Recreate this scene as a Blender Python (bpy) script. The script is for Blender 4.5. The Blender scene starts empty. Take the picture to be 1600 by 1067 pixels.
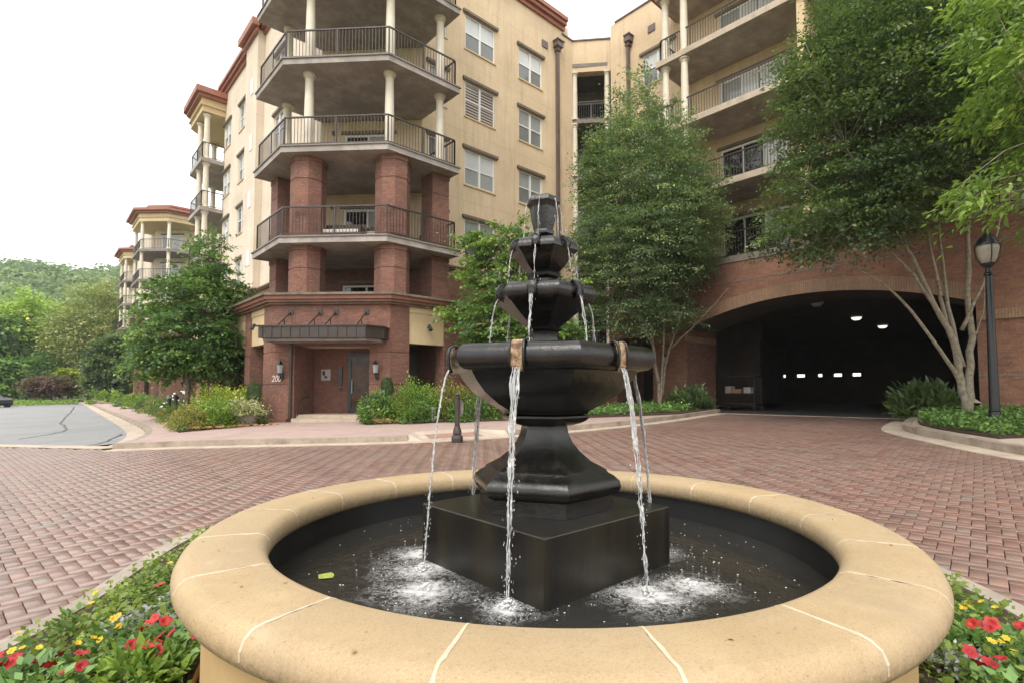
import bpy, bmesh, math, random
import numpy as np
from mathutils import Vector, Matrix
random.seed(7); RNG = np.random.default_rng(11)
R = math.radians
sc = bpy.context.scene
COL = sc.collection

# ------------------------------------------------------------------ camera
CAM_H = 1.3; FPX = 822.0; PITCH = R(2.8); YAW = math.atan2(.674, .739)
CY = 612 - FPX*math.tan(PITCH)
cam_d = bpy.data.cameras.new('camera'); cam = bpy.data.objects.new('camera', cam_d); COL.objects.link(cam)
cam.location = (0, 0, CAM_H)
cam.rotation_euler = (math.pi/2+PITCH, 0, -YAW)
cam_d.sensor_width = 36; cam_d.lens = FPX/1600*36; cam_d.shift_y = (CY-533.5)/1600
cam_d.clip_start = .05; cam_d.clip_end = 3000
sc.camera = cam
# ------------------------------------------------------------------ world, sun, exposure
SUN_EL, SUN_AZ = R(52), R(-118)      # azimuth from +Y towards +X of the place the light comes from
W = bpy.data.worlds.new('World'); sc.world = W; W.use_nodes = True
nt = W.node_tree; bg = nt.nodes['Background']
sky = nt.nodes.new('ShaderNodeTexSky'); sky.sky_type = 'NISHITA'; sky.sun_disc = False
sky.sun_elevation = SUN_EL; sky.sun_rotation = SUN_AZ
sky.air_density = 1.0; sky.dust_density = 3.0
cloud = nt.nodes.new('ShaderNodeMix'); cloud.data_type = 'RGBA'
cloud.inputs[0].default_value = .86
cloud.inputs[7].default_value = (7.6, 7.55, 7.45, 1)      # the white overcast layer under the blue
nt.links.new(sky.outputs[0], cloud.inputs[6]); nt.links.new(cloud.outputs[2], bg.inputs[0])
bg.inputs[1].default_value = .15
sd = bpy.data.lights.new('sun', 'SUN'); so = bpy.data.objects.new('sun', sd); COL.objects.link(so)
sd.energy = 1.1; sd.angle = R(18); sd.color = (1, .95, .87)
dv = Vector((math.sin(SUN_AZ)*math.cos(SUN_EL), math.cos(SUN_AZ)*math.cos(SUN_EL), math.sin(SUN_EL)))
so.rotation_euler = (-dv).to_track_quat('-Z', 'Y').to_euler(); so.location = dv*100
sc.view_settings.view_transform = 'Standard'; sc.view_settings.look = 'None'
sc.view_settings.gamma = 1; sc.view_settings.exposure = 1.0
sc.cycles.max_bounces = 8; sc.cycles.transparent_max_bounces = 12; sc.cycles.caustics_reflective = False; sc.cycles.caustics_refractive = False

# ------------------------------------------------------------------ projection helper (3D place of something seen at a pixel, at a real depth)
_f = Vector((math.sin(YAW)*math.cos(PITCH), math.cos(YAW)*math.cos(PITCH), math.sin(PITCH)))
_r = Vector((math.cos(YAW), -math.sin(YAW), 0)); _u = _r.cross(_f)
def at(px, py, d): return Vector((0, 0, CAM_H)) + (_f + _r*((px-800)/FPX) + _u*((CY-py)/FPX))*d
def g(x): return .027*max(-20, min(19, x))          # the ground rises gently towards the garage

# ------------------------------------------------------------------ materials
MATS = {}
def nodes(name):
    m = bpy.data.materials.new(name); m.use_nodes = True; MATS[name] = m
    return m, m.node_tree, m.node_tree.nodes['Principled BSDF']
def N(t, k, **kw):
    n = t.nodes.new(k)
    for a, b in kw.items(): setattr(n, a, b)
    return n
def math_(t, op, a, b=None, c=None):
    n = N(t, 'ShaderNodeMath', operation=op)
    for i, v in enumerate((a, b, c)):
        if v is None: continue
        if isinstance(v, (int, float)): n.inputs[i].default_value = v
        else: t.links.new(v, n.inputs[i])
    return n.outputs[0]
def mixc(t, f, a, b, blend='MIX'):
    n = N(t, 'ShaderNodeMix', data_type='RGBA', blend_type=blend)
    for i, v in ((0, f), (6, a), (7, b)):
        if isinstance(v, (int, float)): n.inputs[i].default_value = v
        elif isinstance(v, tuple): n.inputs[i].default_value = v if len(v) == 4 else v+(1,)
        else: t.links.new(v, n.inputs[i])
    return n.outputs[2]
def noise(t, scale, detail=4, rough=.6, vec=None, out=0):
    n = N(t, 'ShaderNodeTexNoise'); n.inputs['Scale'].default_value = scale; n.inputs['Detail'].default_value = detail
    n.inputs['Roughness'].default_value = rough
    if vec is None: vec = pos(t)
    t.links.new(vec, n.inputs['Vector']); return n.outputs[out]
def pos(t): return N(t, 'ShaderNodeNewGeometry').outputs['Position']
def ramp(t, v, a, b, lo=(0, 0, 0), hi=(1, 1, 1)):
    n = N(t, 'ShaderNodeMapRange'); n.clamp = True
    n.inputs[1].default_value = a; n.inputs[2].default_value = b; t.links.new(v, n.inputs[0]); return n.outputs[0]
def bump(t, h, strength=.3, dist=.01, normal=None):
    b = N(t, 'ShaderNodeBump'); b.inputs['Strength'].default_value = strength; b.inputs['Distance'].default_value = dist
    t.links.new(h, b.inputs['Height'])
    if normal is not None: t.links.new(normal, b.inputs['Normal'])
    return b.outputs[0]
def plain(name, col, rough=.7, var=.18, scale=6, metal=0, bmp=0, stain=None, spec=None):
    m, t, p = nodes(name)
    a = noise(t, scale, 5); k = ramp(t, a, .3, .7)
    c0 = tuple(x*(1-var) for x in col); c1 = tuple(min(1, x*(1+var)) for x in col)
    c = mixc(t, k, c0, c1)
    if stain:
        s = ramp(t, noise(t, stain[1], 6, .7), stain[2], stain[3]); c = mixc(t, s, c, stain[0])
    t.links.new(c, p.inputs['Base Color']); p.inputs['Roughness'].default_value = rough; p.inputs['Metallic'].default_value = metal
    if spec is not None: p.inputs['Specular IOR Level'].default_value = spec
    if bmp: t.links.new(bump(t, noise(t, scale*12, 3), bmp, .01), p.inputs['Normal'])
    return m
def wall_uv(t):
    ge = N(t, 'ShaderNodeNewGeometry')
    c = N(t, 'ShaderNodeVectorMath', operation='CROSS_PRODUCT'); t.links.new(ge.outputs['True Normal'], c.inputs[0]); c.inputs[1].default_value = (0, 0, 1)
    nn = N(t, 'ShaderNodeVectorMath', operation='NORMALIZE'); t.links.new(c.outputs[0], nn.inputs[0])
    d = N(t, 'ShaderNodeVectorMath', operation='DOT_PRODUCT'); t.links.new(nn.outputs[0], d.inputs[0]); t.links.new(ge.outputs['Position'], d.inputs[1])
    s = N(t, 'ShaderNodeSeparateXYZ'); t.links.new(ge.outputs['Position'], s.inputs[0])
    v = N(t, 'ShaderNodeCombineXYZ'); t.links.new(d.outputs['Value'], v.inputs[0]); t.links.new(s.outputs[2], v.inputs[1])
    return v.outputs[0], d.outputs['Value'], s.outputs[2]
def brick(name, c1, c2, mortar, vertical=False, bw=.2, bh=.067):
    m, t, p = nodes(name)
    v, u, z = wall_uv(t)
    if vertical:
        cc = N(t, 'ShaderNodeCombineXYZ'); t.links.new(z, cc.inputs[0]); t.links.new(u, cc.inputs[1]); v = cc.outputs[0]
    b = N(t, 'ShaderNodeTexBrick'); t.links.new(v, b.inputs['Vector'])
    b.inputs['Color1'].default_value = c1+(1,); b.inputs['Color2'].default_value = c2+(1,); b.inputs['Mortar'].default_value = mortar+(1,)
    b.inputs['Scale'].default_value = 1; b.inputs['Brick Width'].default_value = bw; b.inputs['Row Height'].default_value = bh
    b.inputs['Mortar Size'].default_value = .006; b.inputs['Mortar Smooth'].default_value = .2; b.inputs['Bias'].default_value = -.1
    k = ramp(t, noise(t, 1.1, 6, .7), .3, .75)
    c = mixc(t, k, b.outputs[0], mixc(t, .55, b.outputs[0], (.08, .04, .035)))
    k2 = ramp(t, noise(t, 14, 2), .55, .8); c = mixc(t, math_(t, 'MULTIPLY', k2, .4), c, (.46, .32, .25))
    t.links.new(c, p.inputs['Base Color']); p.inputs['Roughness'].default_value = .85
    t.links.new(bump(t, math_(t, 'SUBTRACT', 1, b.outputs[1]), .5, .01), p.inputs['Normal'])
    return m
def stucco(name, col, joints=True, grime=.3):
    m, t, p = nodes(name)
    v, u, z = wall_uv(t)
    k = ramp(t, noise(t, .45, 7, .7), .32, .68)
    c = mixc(t, k, col, tuple(x*f_ for x, f_ in zip(col, (.80, .77, .74))))
    st = N(t, 'ShaderNodeMapping'); st.inputs['Scale'].default_value = (3, 3, .22); t.links.new(pos(t), st.inputs[0])
    s = ramp(t, noise(t, 1.4, 5, .7, st.outputs[0]), .52, .78)
    c = mixc(t, math_(t, 'MULTIPLY', s, grime), c, (.24, .19, .13))
    h = noise(t, 90, 2)
    if joints:
        fz = math_(t, 'FRACT', math_(t, 'DIVIDE', math_(t, 'SUBTRACT', z, .42), 3.05))
        j = math_(t, 'LESS_THAN', fz, .009)
        fu = math_(t, 'FRACT', math_(t, 'DIVIDE', math_(t, 'ADD', u, 101.62), 3.27)); ju = math_(t, 'LESS_THAN', fu, .006)
        j = math_(t, 'MAXIMUM', j, ju)
        c = mixc(t, math_(t, 'MULTIPLY', j, .22), c, (.2, .14, .08))
        h = math_(t, 'SUBTRACT', h, math_(t, 'MULTIPLY', j, 2))
    t.links.new(c, p.inputs['Base Color']); p.inputs['Roughness'].default_value = .92
    t.links.new(bump(t, h, .25, .006), p.inputs['Normal'])
    return m
def pavers(name):
    m, t, p = nodes(name)
    a = N(t, 'ShaderNodeAttribute', attribute_name='tone')
    cr = N(t, 'ShaderNodeValToRGB'); t.links.new(a.outputs['Fac'], cr.inputs[0])
    el = cr.color_ramp.elements; el[0].color = (.15, .078, .06, 1); el[1].color = (.20, .155, .125, 1)
    for q, c_ in ((.3, (.235, .118, .09, 1)), (.55, (.215, .135, .106, 1)), (.8, (.275, .152, .115, 1))): e = el.new(q); e.color = c_
    c = mixc(t, math_(t, 'MULTIPLY', ramp(t, noise(t, .35, 5, .6), .35, .7), .4), cr.outputs[0], (.26, .20, .17))
    c = mixc(t, math_(t, 'MULTIPLY', ramp(t, noise(t, 2.2, 6, .75), .5, .75), .35), c, (.12, .085, .075))
    c = mixc(t, math_(t, 'MULTIPLY', ramp(t, noise(t, 70, 3, .7), .45, .7), .2), c, (.33, .26, .22))
    tm = N(t, 'ShaderNodeMapping'); tm.inputs['Rotation'].default_value = (0, 0, R(40)); tm.inputs['Scale'].default_value = (1.3, .12, 1); t.links.new(pos(t), tm.inputs[0])
    c = mixc(t, math_(t, 'MULTIPLY', ramp(t, noise(t, 1.2, 4, .6, tm.outputs[0]), .52, .75), .35), c, (.075, .055, .045))
    t.links.new(c, p.inputs['Base Color'])
    t.links.new(math_(t, 'MULTIPLY_ADD', noise(t, 3, 4), .26, .2), p.inputs['Roughness']); p.inputs['Specular IOR Level'].default_value = .62
    t.links.new(bump(t, noise(t, 90, 3), .15, .003), p.inputs['Normal'])
    return m
def leaf(name, dark, light, trans=.35, accent=None, rough=.45):
    m, t, p = nodes(name)
    a = N(t, 'ShaderNodeAttribute', attribute_name='tone')
    cr = N(t, 'ShaderNodeValToRGB'); t.links.new(a.outputs['Fac'], cr.inputs[0])
    cr.color_ramp.elements[0].color = dark+(1,); cr.color_ramp.elements[1].color = light+(1,)
    if accent: e = cr.color_ramp.elements.new(.86); e.color = light+(1,); cr.color_ramp.elements[-1].color = accent+(1,)
    t.links.new(cr.outputs[0], p.inputs['Base Color']); p.inputs['Roughness'].default_value = rough
    tr = N(t, 'ShaderNodeBsdfTranslucent'); t.links.new(mixc(t, .5, cr.outputs[0], (.25, .4, .04), 'MIX'), tr.inputs[0])
    mx = N(t, 'ShaderNodeMixShader'); mx.inputs[0].default_value = trans
    t.links.new(p.outputs[0], mx.inputs[1]); t.links.new(tr.outputs[0], mx.inputs[2])
    t.links.new(mx.outputs[0], t.nodes['Material Output'].inputs[0])
    return m

M = {}
M['paver'] = pavers('brick_pavers')
M['asphalt'] = plain('asphalt', (.25, .25, .245), .75, .1, 9, bmp=.4, stain=((.17, .17, .165), .35, .45, .8))
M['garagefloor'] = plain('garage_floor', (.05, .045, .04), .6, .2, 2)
M['concrete'] = plain('concrete', (.46, .38, .30), .85, .12, 4, bmp=.2, stain=((.26, .19, .13), 1.3, .5, .8))
M['walk'] = plain('sidewalk', (.40, .29, .25), .8, .1, 3, bmp=.2, stain=((.3, .22, .19), .9, .5, .8))
M['kerb_light'] = plain('weathered_kerb', (.34, .29, .23), .85, .15, 5, bmp=.3, stain=((.2, .16, .12), 2, .45, .75))
M['kerb'] = plain('kerb_stone', (.34, .28, .22), .85, .2, 5, bmp=.3, stain=((.16, .12, .09), 2, .45, .75))
M['slab'] = plain('balcony_concrete', (.28, .245, .215), .85, .18, 1.6, bmp=.15, stain=((.42, .375, .335), 1.1, .45, .65))
M['slab_edge'] = plain('slab_edge', (.21, .18, .16), .8, .2, 3, bmp=.2, stain=((.12, .10, .09), 2, .5, .8))
M['ledge'] = plain('pale_ledge', (.45, .37, .28), .8, .15, 3, bmp=.2, stain=((.25, .19, .14), 2, .55, .8))
M['brick'] = brick('red_brick', (.275, .122, .078), (.18, .08, .055), (.13, .075, .058))
M['brick_or'] = brick('orange_brick', (.33, .158, .092), (.235, .105, .064), (.24, .14, .10))
M['brick_tan'] = brick('tan_soldier_brick', (.40, .25, .15), (.33, .20, .12), (.2, .13, .09), vertical=True, bw=.46, bh=.068)
M['sand'] = stucco('sand_stucco', (.70, .55, .365), grime=.45)
M['sand_left'] = stucco('skylit_sand_stucco', (.72, .62, .50), grime=.4)  # sand stucco made paler: brighter sky on the left put into the colour
M['sand_plain'] = stucco('sand_panel', (.66, .52, .31), joints=False, grime=.12)
M['cream'] = plain('cream_paint', (.66, .59, .47), .6, .08, 3)
M['terra'] = plain('terracotta_paint', (.30, .115, .07), .6, .15, 3, stain=((.22, .10, .065), 2, .5, .8))
M['mold'] = plain('weathered_moulding', (.20, .105, .07), .7, .25, 3, stain=((.11, .085, .06), 2.5, .45, .7))
M['moldtop'] = plain('mossy_ledge', (.17, .14, .10), .85, .3, 4, stain=((.08, .07, .05), 3, .5, .7))
M['lintel'] = plain('lintel_brown', (.16, .125, .085), .7, .15, 3)
M['white'] = plain('white_vinyl', (.74, .73, .69), .4, .04, 3)
M['metal'] = plain('dark_bronze_metal', (.055, .042, .036), .4, .2, 5, metal=.3)
M['downpipe'] = plain('downspout_brown', (.12, .085, .07), .45, .2, 2)
M['black'] = plain('black_paint', (.014, .015, .018), .3, .2, 5)
M['dark'] = plain('interior_shade', (.022, .017, .014), .9, .2, 2)
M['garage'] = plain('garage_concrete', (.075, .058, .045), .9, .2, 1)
M['roof'] = plain('roof_membrane', (.2, .19, .18), .9, .1, 2)
M['soil'] = plain('mulch', (.06, .035, .022), .95, .5, 22, bmp=.8)
M['jointsand'] = plain('joint_sand', (.045, .03, .022), .95, .3, 15)
M['rock'] = plain('orange_rock', (.42, .22, .10), .85, .35, 7, bmp=.6)
M['bark'] = plain('grey_bark', (.22, .18, .135), .9, .35, 14, bmp=.6, stain=((.08, .065, .05), 9, .5, .7))
M['bark_pale'] = plain('mottled_pale_bark', (.30, .255, .19), .85, .3, 10, bmp=.5, stain=((.14, .11, .08), 11, .5, .65))
M['hillsoil'] = plain('forest_floor', (.05, .07, .03), .95, .3, .05)
M['lawn'] = plain('lawn', (.11, .15, .035), .95, .3, 2)
M['planter'] = plain('stone_planter', (.40, .35, .28), .85, .15, 8, bmp=.3)
M['tactile'] = plain('tactile_pad', (.32, .18, .14), .8, .15, 20)
M['plate'] = plain('grey_plate', (.45, .44, .42), .5, .1, 3)
M['wicker'] = plain('dark_wicker', (.05, .035, .025), .8, .3, 20)
M['cushion'] = plain('cream_cushion', (.62, .56, .47), .9, .05, 6)
def glass(name, col, rough=.06, spec=.5):
    m, t, p = nodes(name)
    v, u, z = wall_uv(t)
    w = N(t, 'ShaderNodeTexWave', wave_type='BANDS', bands_direction='Y'); w.inputs['Scale'].default_value = 6; w.inputs['Distortion'].default_value = .3
    t.links.new(v, w.inputs['Vector'])
    k = ramp(t, noise(t, 1.3, 3), .35, .65)
    c = mixc(t, math_(t, 'MULTIPLY', w.outputs['Fac'], .25), col, tuple(x*.55 for x in col))
    c = mixc(t, math_(t, 'MULTIPLY', k, .35), c, tuple(x*.6 for x in col))
    t.links.new(c, p.inputs['Base Color']); p.inputs['Roughness'].default_value = rough; p.inputs['Specular IOR Level'].default_value = spec
    t.links.new(bump(t, noise(t, 1.2, 1), .05, .02), p.inputs['Normal'])
    return m
M['pane_white'] = glass('pane_with_white_blind', (.62, .63, .62))
M['pane_grey'] = glass('pane_with_grey_shade', (.19, .20, .20))
M['pane_mid'] = glass('pane_with_pale_blind', (.34, .355, .34))
M['pane_dark'] = glass('dark_glass', (.02, .022, .025), .03, .7)
m, t, p = nodes('louvred_pane'); v, u, z = wall_uv(t)
k = math_(t, 'LESS_THAN', math_(t, 'FRACT', math_(t, 'DIVIDE', z, .13)), .45)
t.links.new(mixc(t, k, (.10, .07, .055), (.45, .42, .38)), p.inputs['Base Color']); p.inputs['Roughness'].default_value = .1; M['pane_shutter'] = m

def emit(name, col, s):
    m, t, p = nodes(name); p.inputs['Base Color'].default_value = col+(1,)
    p.inputs['Emission Color'].default_value = col+(1,); p.inputs['Emission Strength'].default_value = s
    t.links.new(mixc(t, ramp(t, noise(t, 8, 2), .2, .8), col, tuple(x*.9 for x in col)), p.inputs['Base Color']); return m
M['lamp_on'] = emit('lit_garage_lamp', (1, .88, .7), .8)

# black fountain stone
m, t, p = nodes('wet_black_stone')
n1 = ramp(t, noise(t, 5, 6, .7), .45, .8); n2 = ramp(t, noise(t, 18, 4, .7), .5, .8)
mpz = N(t, 'ShaderNodeMapping'); mpz.inputs['Scale'].default_value = (9, 9, .9); t.links.new(pos(t), mpz.inputs[0])
n3 = ramp(t, noise(t, 1.5, 4, .6, mpz.outputs[0]), .5, .75)
c = mixc(t, math_(t, 'MULTIPLY', n1, .6), (.005, .0048, .0045), (.024, .022, .019))
c = mixc(t, math_(t, 'MULTIPLY', n3, .4), c, (.05, .043, .03))
t.links.new(c, p.inputs['Base Color'])
t.links.new(math_(t, 'MULTIPLY_ADD', n2, .22, .11), p.inputs['Roughness'])
p.inputs['Specular IOR Level'].default_value = .55
t.links.new(bump(t, math_(t, 'ADD', noise(t, 60, 5, .7), math_(t, 'MULTIPLY', noise(t, 14, 3), .8)), .28, .008), p.inputs['Normal']); M['stone'] = m
m, t, p = nodes('mineral_stained_spout')
c = mixc(t, ramp(t, noise(t, 22, 5, .7), .4, .65), (.10, .045, .02), (.48, .33, .17))
t.links.new(c, p.inputs['Base Color']); p.inputs['Roughness'].default_value = .25; M['spout'] = m
m, t, p = nodes('stained_pedestal')
mpz = N(t, 'ShaderNodeMapping'); mpz.inputs['Scale'].default_value = (7, 7, .8); t.links.new(pos(t), mpz.inputs[0])
n3 = ramp(t, noise(t, 1.0, 5, .6, mpz.outputs[0]), .46, .72)
c = mixc(t, math_(t, 'MULTIPLY', n3, .45), (.012, .0105, .009), (.05, .04, .018))
c = mixc(t, math_(t, 'MULTIPLY', ramp(t, noise(t, 1.6, 3, .5, mpz.outputs[0]), .66, .78), .4), c, (.14, .06, .015))
t.links.new(c, p.inputs['Base Color']); p.inputs['Roughness'].default_value = .3
t.links.new(bump(t, noise(t, 40, 4), .25, .004), p.inputs['Normal']); M['pedestal'] = m
# sandstone coping
m, t, p = nodes('cast_sandstone')
k = ramp(t, noise(t, 3, 6, .65), .3, .7); c = mixc(t, k, (.355, .252, .127), (.435, .322, .178))
oi = N(t, 'ShaderNodeObjectInfo'); c = mixc(t, math_(t, 'MULTIPLY', oi.outputs['Random'], .38), c, (.33, .245, .15))
k2 = ramp(t, noise(t, 130, 3, .7), .52, .66); c = mixc(t, math_(t, 'MULTIPLY', k2, .5), c, (.24, .16, .075))
k7 = ramp(t, noise(t, 200, 2, .6), .55, .7); c = mixc(t, math_(t, 'MULTIPLY', k7, .35), c, (.60, .48, .32))
k3 = ramp(t, noise(t, 1.7, 7, .75), .48, .7); c = mixc(t, math_(t, 'MULTIPLY', k3, .55), c, (.30, .225, .145))
k5 = ramp(t, noise(t, 7, 6, .7), .55, .75); c = mixc(t, math_(t, 'MULTIPLY', k5, .3), c, (.50, .40, .27))
k6 = ramp(t, noise(t, 55, 4, .7), .62, .7); c = mixc(t, math_(t, 'MULTIPLY', k6, .6), c, (.16, .11, .065))
ge = N(t, 'ShaderNodeNewGeometry'); sz = N(t, 'ShaderNodeSeparateXYZ'); t.links.new(ge.outputs['Position'], sz.inputs[0])
low = ramp(t, math_(t, 'SUBTRACT', .625, sz.outputs[2]), 0, .07)      # algae speckle along the nose of the coping
k4 = math_(t, 'MULTIPLY', low, ramp(t, noise(t, 45, 6, .75), .42, .62)); c = mixc(t, math_(t, 'MULTIPLY', k4, .65), c, (.13, .10, .065))
t.links.new(c, p.inputs['Base Color']); p.inputs['Roughness'].default_value = .72
t.links.new(bump(t, noise(t, 120, 3), .3, .003), p.inputs['Normal']); M['coping'] = m
m, t, p = nodes('ochre_render')
k = ramp(t, noise(t, 2.2, 6, .65), .3, .7); c = mixc(t, k, (.42, .28, .12), (.50, .345, .165))
k2 = ramp(t, noise(t, 30, 5, .7), .6, .75); c = mixc(t, math_(t, 'MULTIPLY', k2, .4), c, (.3, .18, .07))
t.links.new(c, p.inputs['Base Color']); p.inputs['Roughness'].default_value = .8
t.links.new(bump(t, noise(t, 90, 3), .25, .003), p.inputs['Normal']); M['ochre'] = m
M['grout'] = plain('white_grout', (.52, .43, .31), .8, .12, 20)
M['poolwall'] = plain('black_pool_paint', (.014, .014, .014), .35, .3, 6)

# ------------------------------------------------------------------ mesh helpers
class MB:
    def __init__(s): s.v = []; s.f = []
    def add(s, vs, fs):
        o = len(s.v); s.v += [tuple(x) for x in vs]; s.f += [tuple(i+o for i in q) for q in fs]
    def hexa(s, p):   # 8 pts: bottom 4 ccw, top 4 ccw
        s.add(p, [(3, 2, 1, 0), (4, 5, 6, 7), (0, 1, 5, 4), (1, 2, 6, 5), (2, 3, 7, 6), (3, 0, 4, 7)])
    def box(s, x0, x1, y0, y1, z0, z1):
        s.hexa([(x0, y0, z0), (x1, y0, z0), (x1, y1, z0), (x0, y1, z0), (x0, y0, z1), (x1, y0, z1), (x1, y1, z1), (x0, y1, z1)])
    def prism(s, poly, z0, z1, top=True, bot=True):   # poly ccw; z0/z1 numbers or functions of (x,y)
        n = len(poly); a = z0 if callable(z0) else (lambda x, y: z0); b = z1 if callable(z1) else (lambda x, y: z1)
        vs = [(x, y, a(x, y)) for x, y in poly]+[(x, y, b(x, y)) for x, y in poly]
        fs = [(i, (i+1) % n, n+(i+1) % n, n+i) for i in range(n)]
        if top: fs.append(tuple(range(n, 2*n)))
        if bot: fs.append(tuple(range(n-1, -1, -1)))
        s.add(vs, fs)
    def lathe(s, prof, n=24, c=(0, 0), rot=0, close=True):
        vs = []; fs = []
        for r_, z in prof:
            for i in range(n):
                a = rot+2*math.pi*i/n; vs.append((c[0]+r_*math.cos(a), c[1]+r_*math.sin(a), z))
        for j in range(len(prof)-1):
            for i in range(n):
                k = (i+1) % n; fs.append((j*n+i, j*n+k, (j+1)*n+k, (j+1)*n+i))
        if close: fs.append(tuple(range(n-1, -1, -1))); fs.append(tuple((len(prof)-1)*n+i for i in range(n)))
        s.add(vs, fs)
    def tube(s, pts, rad, n=6, caps=True):
        pts = [Vector(p) for p in pts]; rad = rad if isinstance(rad, (list, tuple)) else [rad]*len(pts)
        vs = []; fs = []; up = None
        for i, p in enumerate(pts):
            d = (pts[min(i+1, len(pts)-1)]-pts[max(i-1, 0)]).normalized()
            if up is None: up = Vector((0, 0, 1)) if abs(d.z) < .9 else Vector((1, 0, 0))
            a = d.cross(up).normalized(); b = a.cross(d).normalized(); up = b
            for k in range(n):
                t_ = 2*math.pi*k/n; vs.append(p+(a*math.cos(t_)+b*math.sin(t_))*rad[i])
        for i in range(len(pts)-1):
            for k in range(n):
                q = (k+1) % n; fs.append((i*n+k, i*n+q, (i+1)*n+q, (i+1)*n+k))
        if caps: fs.append(tuple(range(n-1, -1, -1))); fs.append(tuple((len(pts)-1)*n+k for k in range(n)))
        s.add(vs, fs)
    def build(s, name, mat, parent=None, smooth=False, bevel=0):
        me = bpy.data.meshes.new(name); me.from_pydata(s.v, [], s.f)
        bm = bmesh.new(); bm.from_mesh(me); bmesh.ops.recalc_face_normals(bm, faces=bm.faces) if smooth != 'keep' else None
        bm.to_mesh(me); bm.free()
        o = bpy.data.objects.new(name, me); COL.objects.link(o)
        for x in (mat if isinstance(mat, (list, tuple)) else [mat]): me.materials.append(M[x] if isinstance(x, str) else x)
        if parent is not None: o.parent = parent; o.matrix_parent_inverse = Matrix.Translation(-base(parent))
        if smooth is True:
            me.polygons.foreach_set('use_smooth', [True]*len(me.polygons))
        if bevel:
            b = o.modifiers.new('edge', 'BEVEL'); b.width = bevel; b.segments = 2; b.limit_method = 'ANGLE'; b.angle_limit = R(40)
        return o
def base(o):
    return Vector(o.location) if o.parent is None else Vector((0, 0, 0))
def tag(o, label=None, cat=None, group=None, kind=None):
    if label: o['label'] = label
    if cat: o['category'] = cat
    if group: o['group'] = group
    if kind: o['kind'] = kind
    return o
def thing(name, loc, label, cat, group=None, kind=None):
    o = bpy.data.objects.new(name, None); COL.objects.link(o); o.location = loc; o.empty_display_size = .2
    return tag(o, label, cat, group, kind)
# geometry on a wall line: origin a, direction u (unit), outward normal n
class Line:
    def __init__(s, a, b):      # outward normal lies to the right of a->b
        s.a = Vector((a[0], a[1])); d = Vector((b[0], b[1]))-s.a; s.L = d.length; s.u = d/s.L; s.n = Vector((s.u.y, -s.u.x))
    def p(s, u, n, z): q = s.a+s.u*u+s.n*n; return (q.x, q.y, z)
    def box(s, mb, u0, u1, n0, n1, z0, z1):
        mb.hexa([s.p(u0, n1, z0), s.p(u1, n1, z0), s.p(u1, n0, z0), s.p(u0, n0, z0), s.p(u0, n1, z1), s.p(u1, n1, z1), s.p(u1, n0, z1), s.p(u0, n0, z1)])
    def wall(s, mb, z0, z1, holes=(), depth=.14, u0=0, u1=None, thick=.25):
        u1 = s.L if u1 is None else u1
        us = sorted({u0, u1} | {h[0] for h in holes} | {h[1] for h in holes}); zs = sorted({z0, z1} | {h[2] for h in holes} | {h[3] for h in holes})
        inside = lambda a, b, c, d: any(h[0]-1e-6 <= a and b <= h[1]+1e-6 and h[2]-1e-6 <= c and d <= h[3]+1e-6 for h in holes)
        for a, b in zip(us, us[1:]):
            for c, d in zip(zs, zs[1:]):
                if a < u0-1e-6 or b > u1+1e-6 or inside(a, b, c, d): continue
                mb.add([s.p(a, 0, c), s.p(b, 0, c), s.p(b, 0, d), s.p(a, 0, d)], [(0, 1, 2, 3)])
        for h in holes:
            a, b, c, d = h[:4]
            for q in (((a, c), (a, d)), ((b, d), (b, c)), ((a, d), (b, d)), ((b, c), (a, c))):
                (x1, y1), (x2, y2) = q
                mb.add([s.p(x1, 0, y1), s.p(x2, 0, y2), s.p(x2, -depth, y2), s.p(x1, -depth, y1)], [(0, 1, 2, 3)])

def window(ln, u0, u1, z0, z1, parent, style='mid', n=-.07, lintel=True, cols=2):
    mb = MB(); w = .055
    ln.box(mb, u0, u0+w, n-.05, n+.03, z0, z1); ln.box(mb, u1-w, u1, n-.05, n+.03, z0, z1)
    ln.box(mb, u0+w, u1-w, n-.05, n+.03, z0, z0+w); ln.box(mb, u0+w, u1-w, n-.05, n+.03, z1-w, z1)
    for k in range(1, cols):
        c = u0+(u1-u0)*k/cols; ln.box(mb, c-.05, c+.05, n-.05, n+.035, z0+w, z1-w)
    zm = (z0+z1)/2
    for k in range(cols):
        a = u0+(u1-u0)*k/cols+(w if k == 0 else .05); b = u0+(u1-u0)*(k+1)/cols-(w if k == cols-1 else .05)
        ln.box(mb, a, b, n-.04, n+.02, zm-.025, zm+.025)
    f = mb.build('window', 'white', parent)
    pu = {'white': 'pane_white', 'mid': 'pane_mid', 'shutter': 'pane_shutter', 'dark': 'pane_dark'}[style]
    pl = {'white': 'pane_grey', 'mid': random.choice(['pane_grey', 'pane_grey', 'pane_mid', 'pane_dark']), 'shutter': 'pane_shutter', 'dark': 'pane_dark'}[style]
    if style == 'mid': pu = random.choice(['pane_mid', 'pane_mid', 'pane_white', 'pane_grey'])
    m1 = MB(); ln.box(m1, u0+w, u1-w, n-.035, n-.015, zm, z1-w); m1.build('upper_pane', pu, f)
    m1 = MB(); ln.box(m1, u0+w, u1-w, n-.03, n-.01, z0+w, zm-.01); m1.build('lower_pane', pl, f)
    if lintel:
        m1 = MB(); ln.box(m1, u0-.14, u1+.16, .005, .10, z1+.05, z1+.17); ln.box(m1, u0-.1, u1+.12, .003, .06, z1-.0, z1+.048); m1.build('lintel', 'lintel', f)
    m1 = MB(); ln.box(m1, u0-.05, u1+.05, -.06, .05, z0-.07, z0-.005); m1.build('sill', 'sand_plain', f)
    return f
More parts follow.
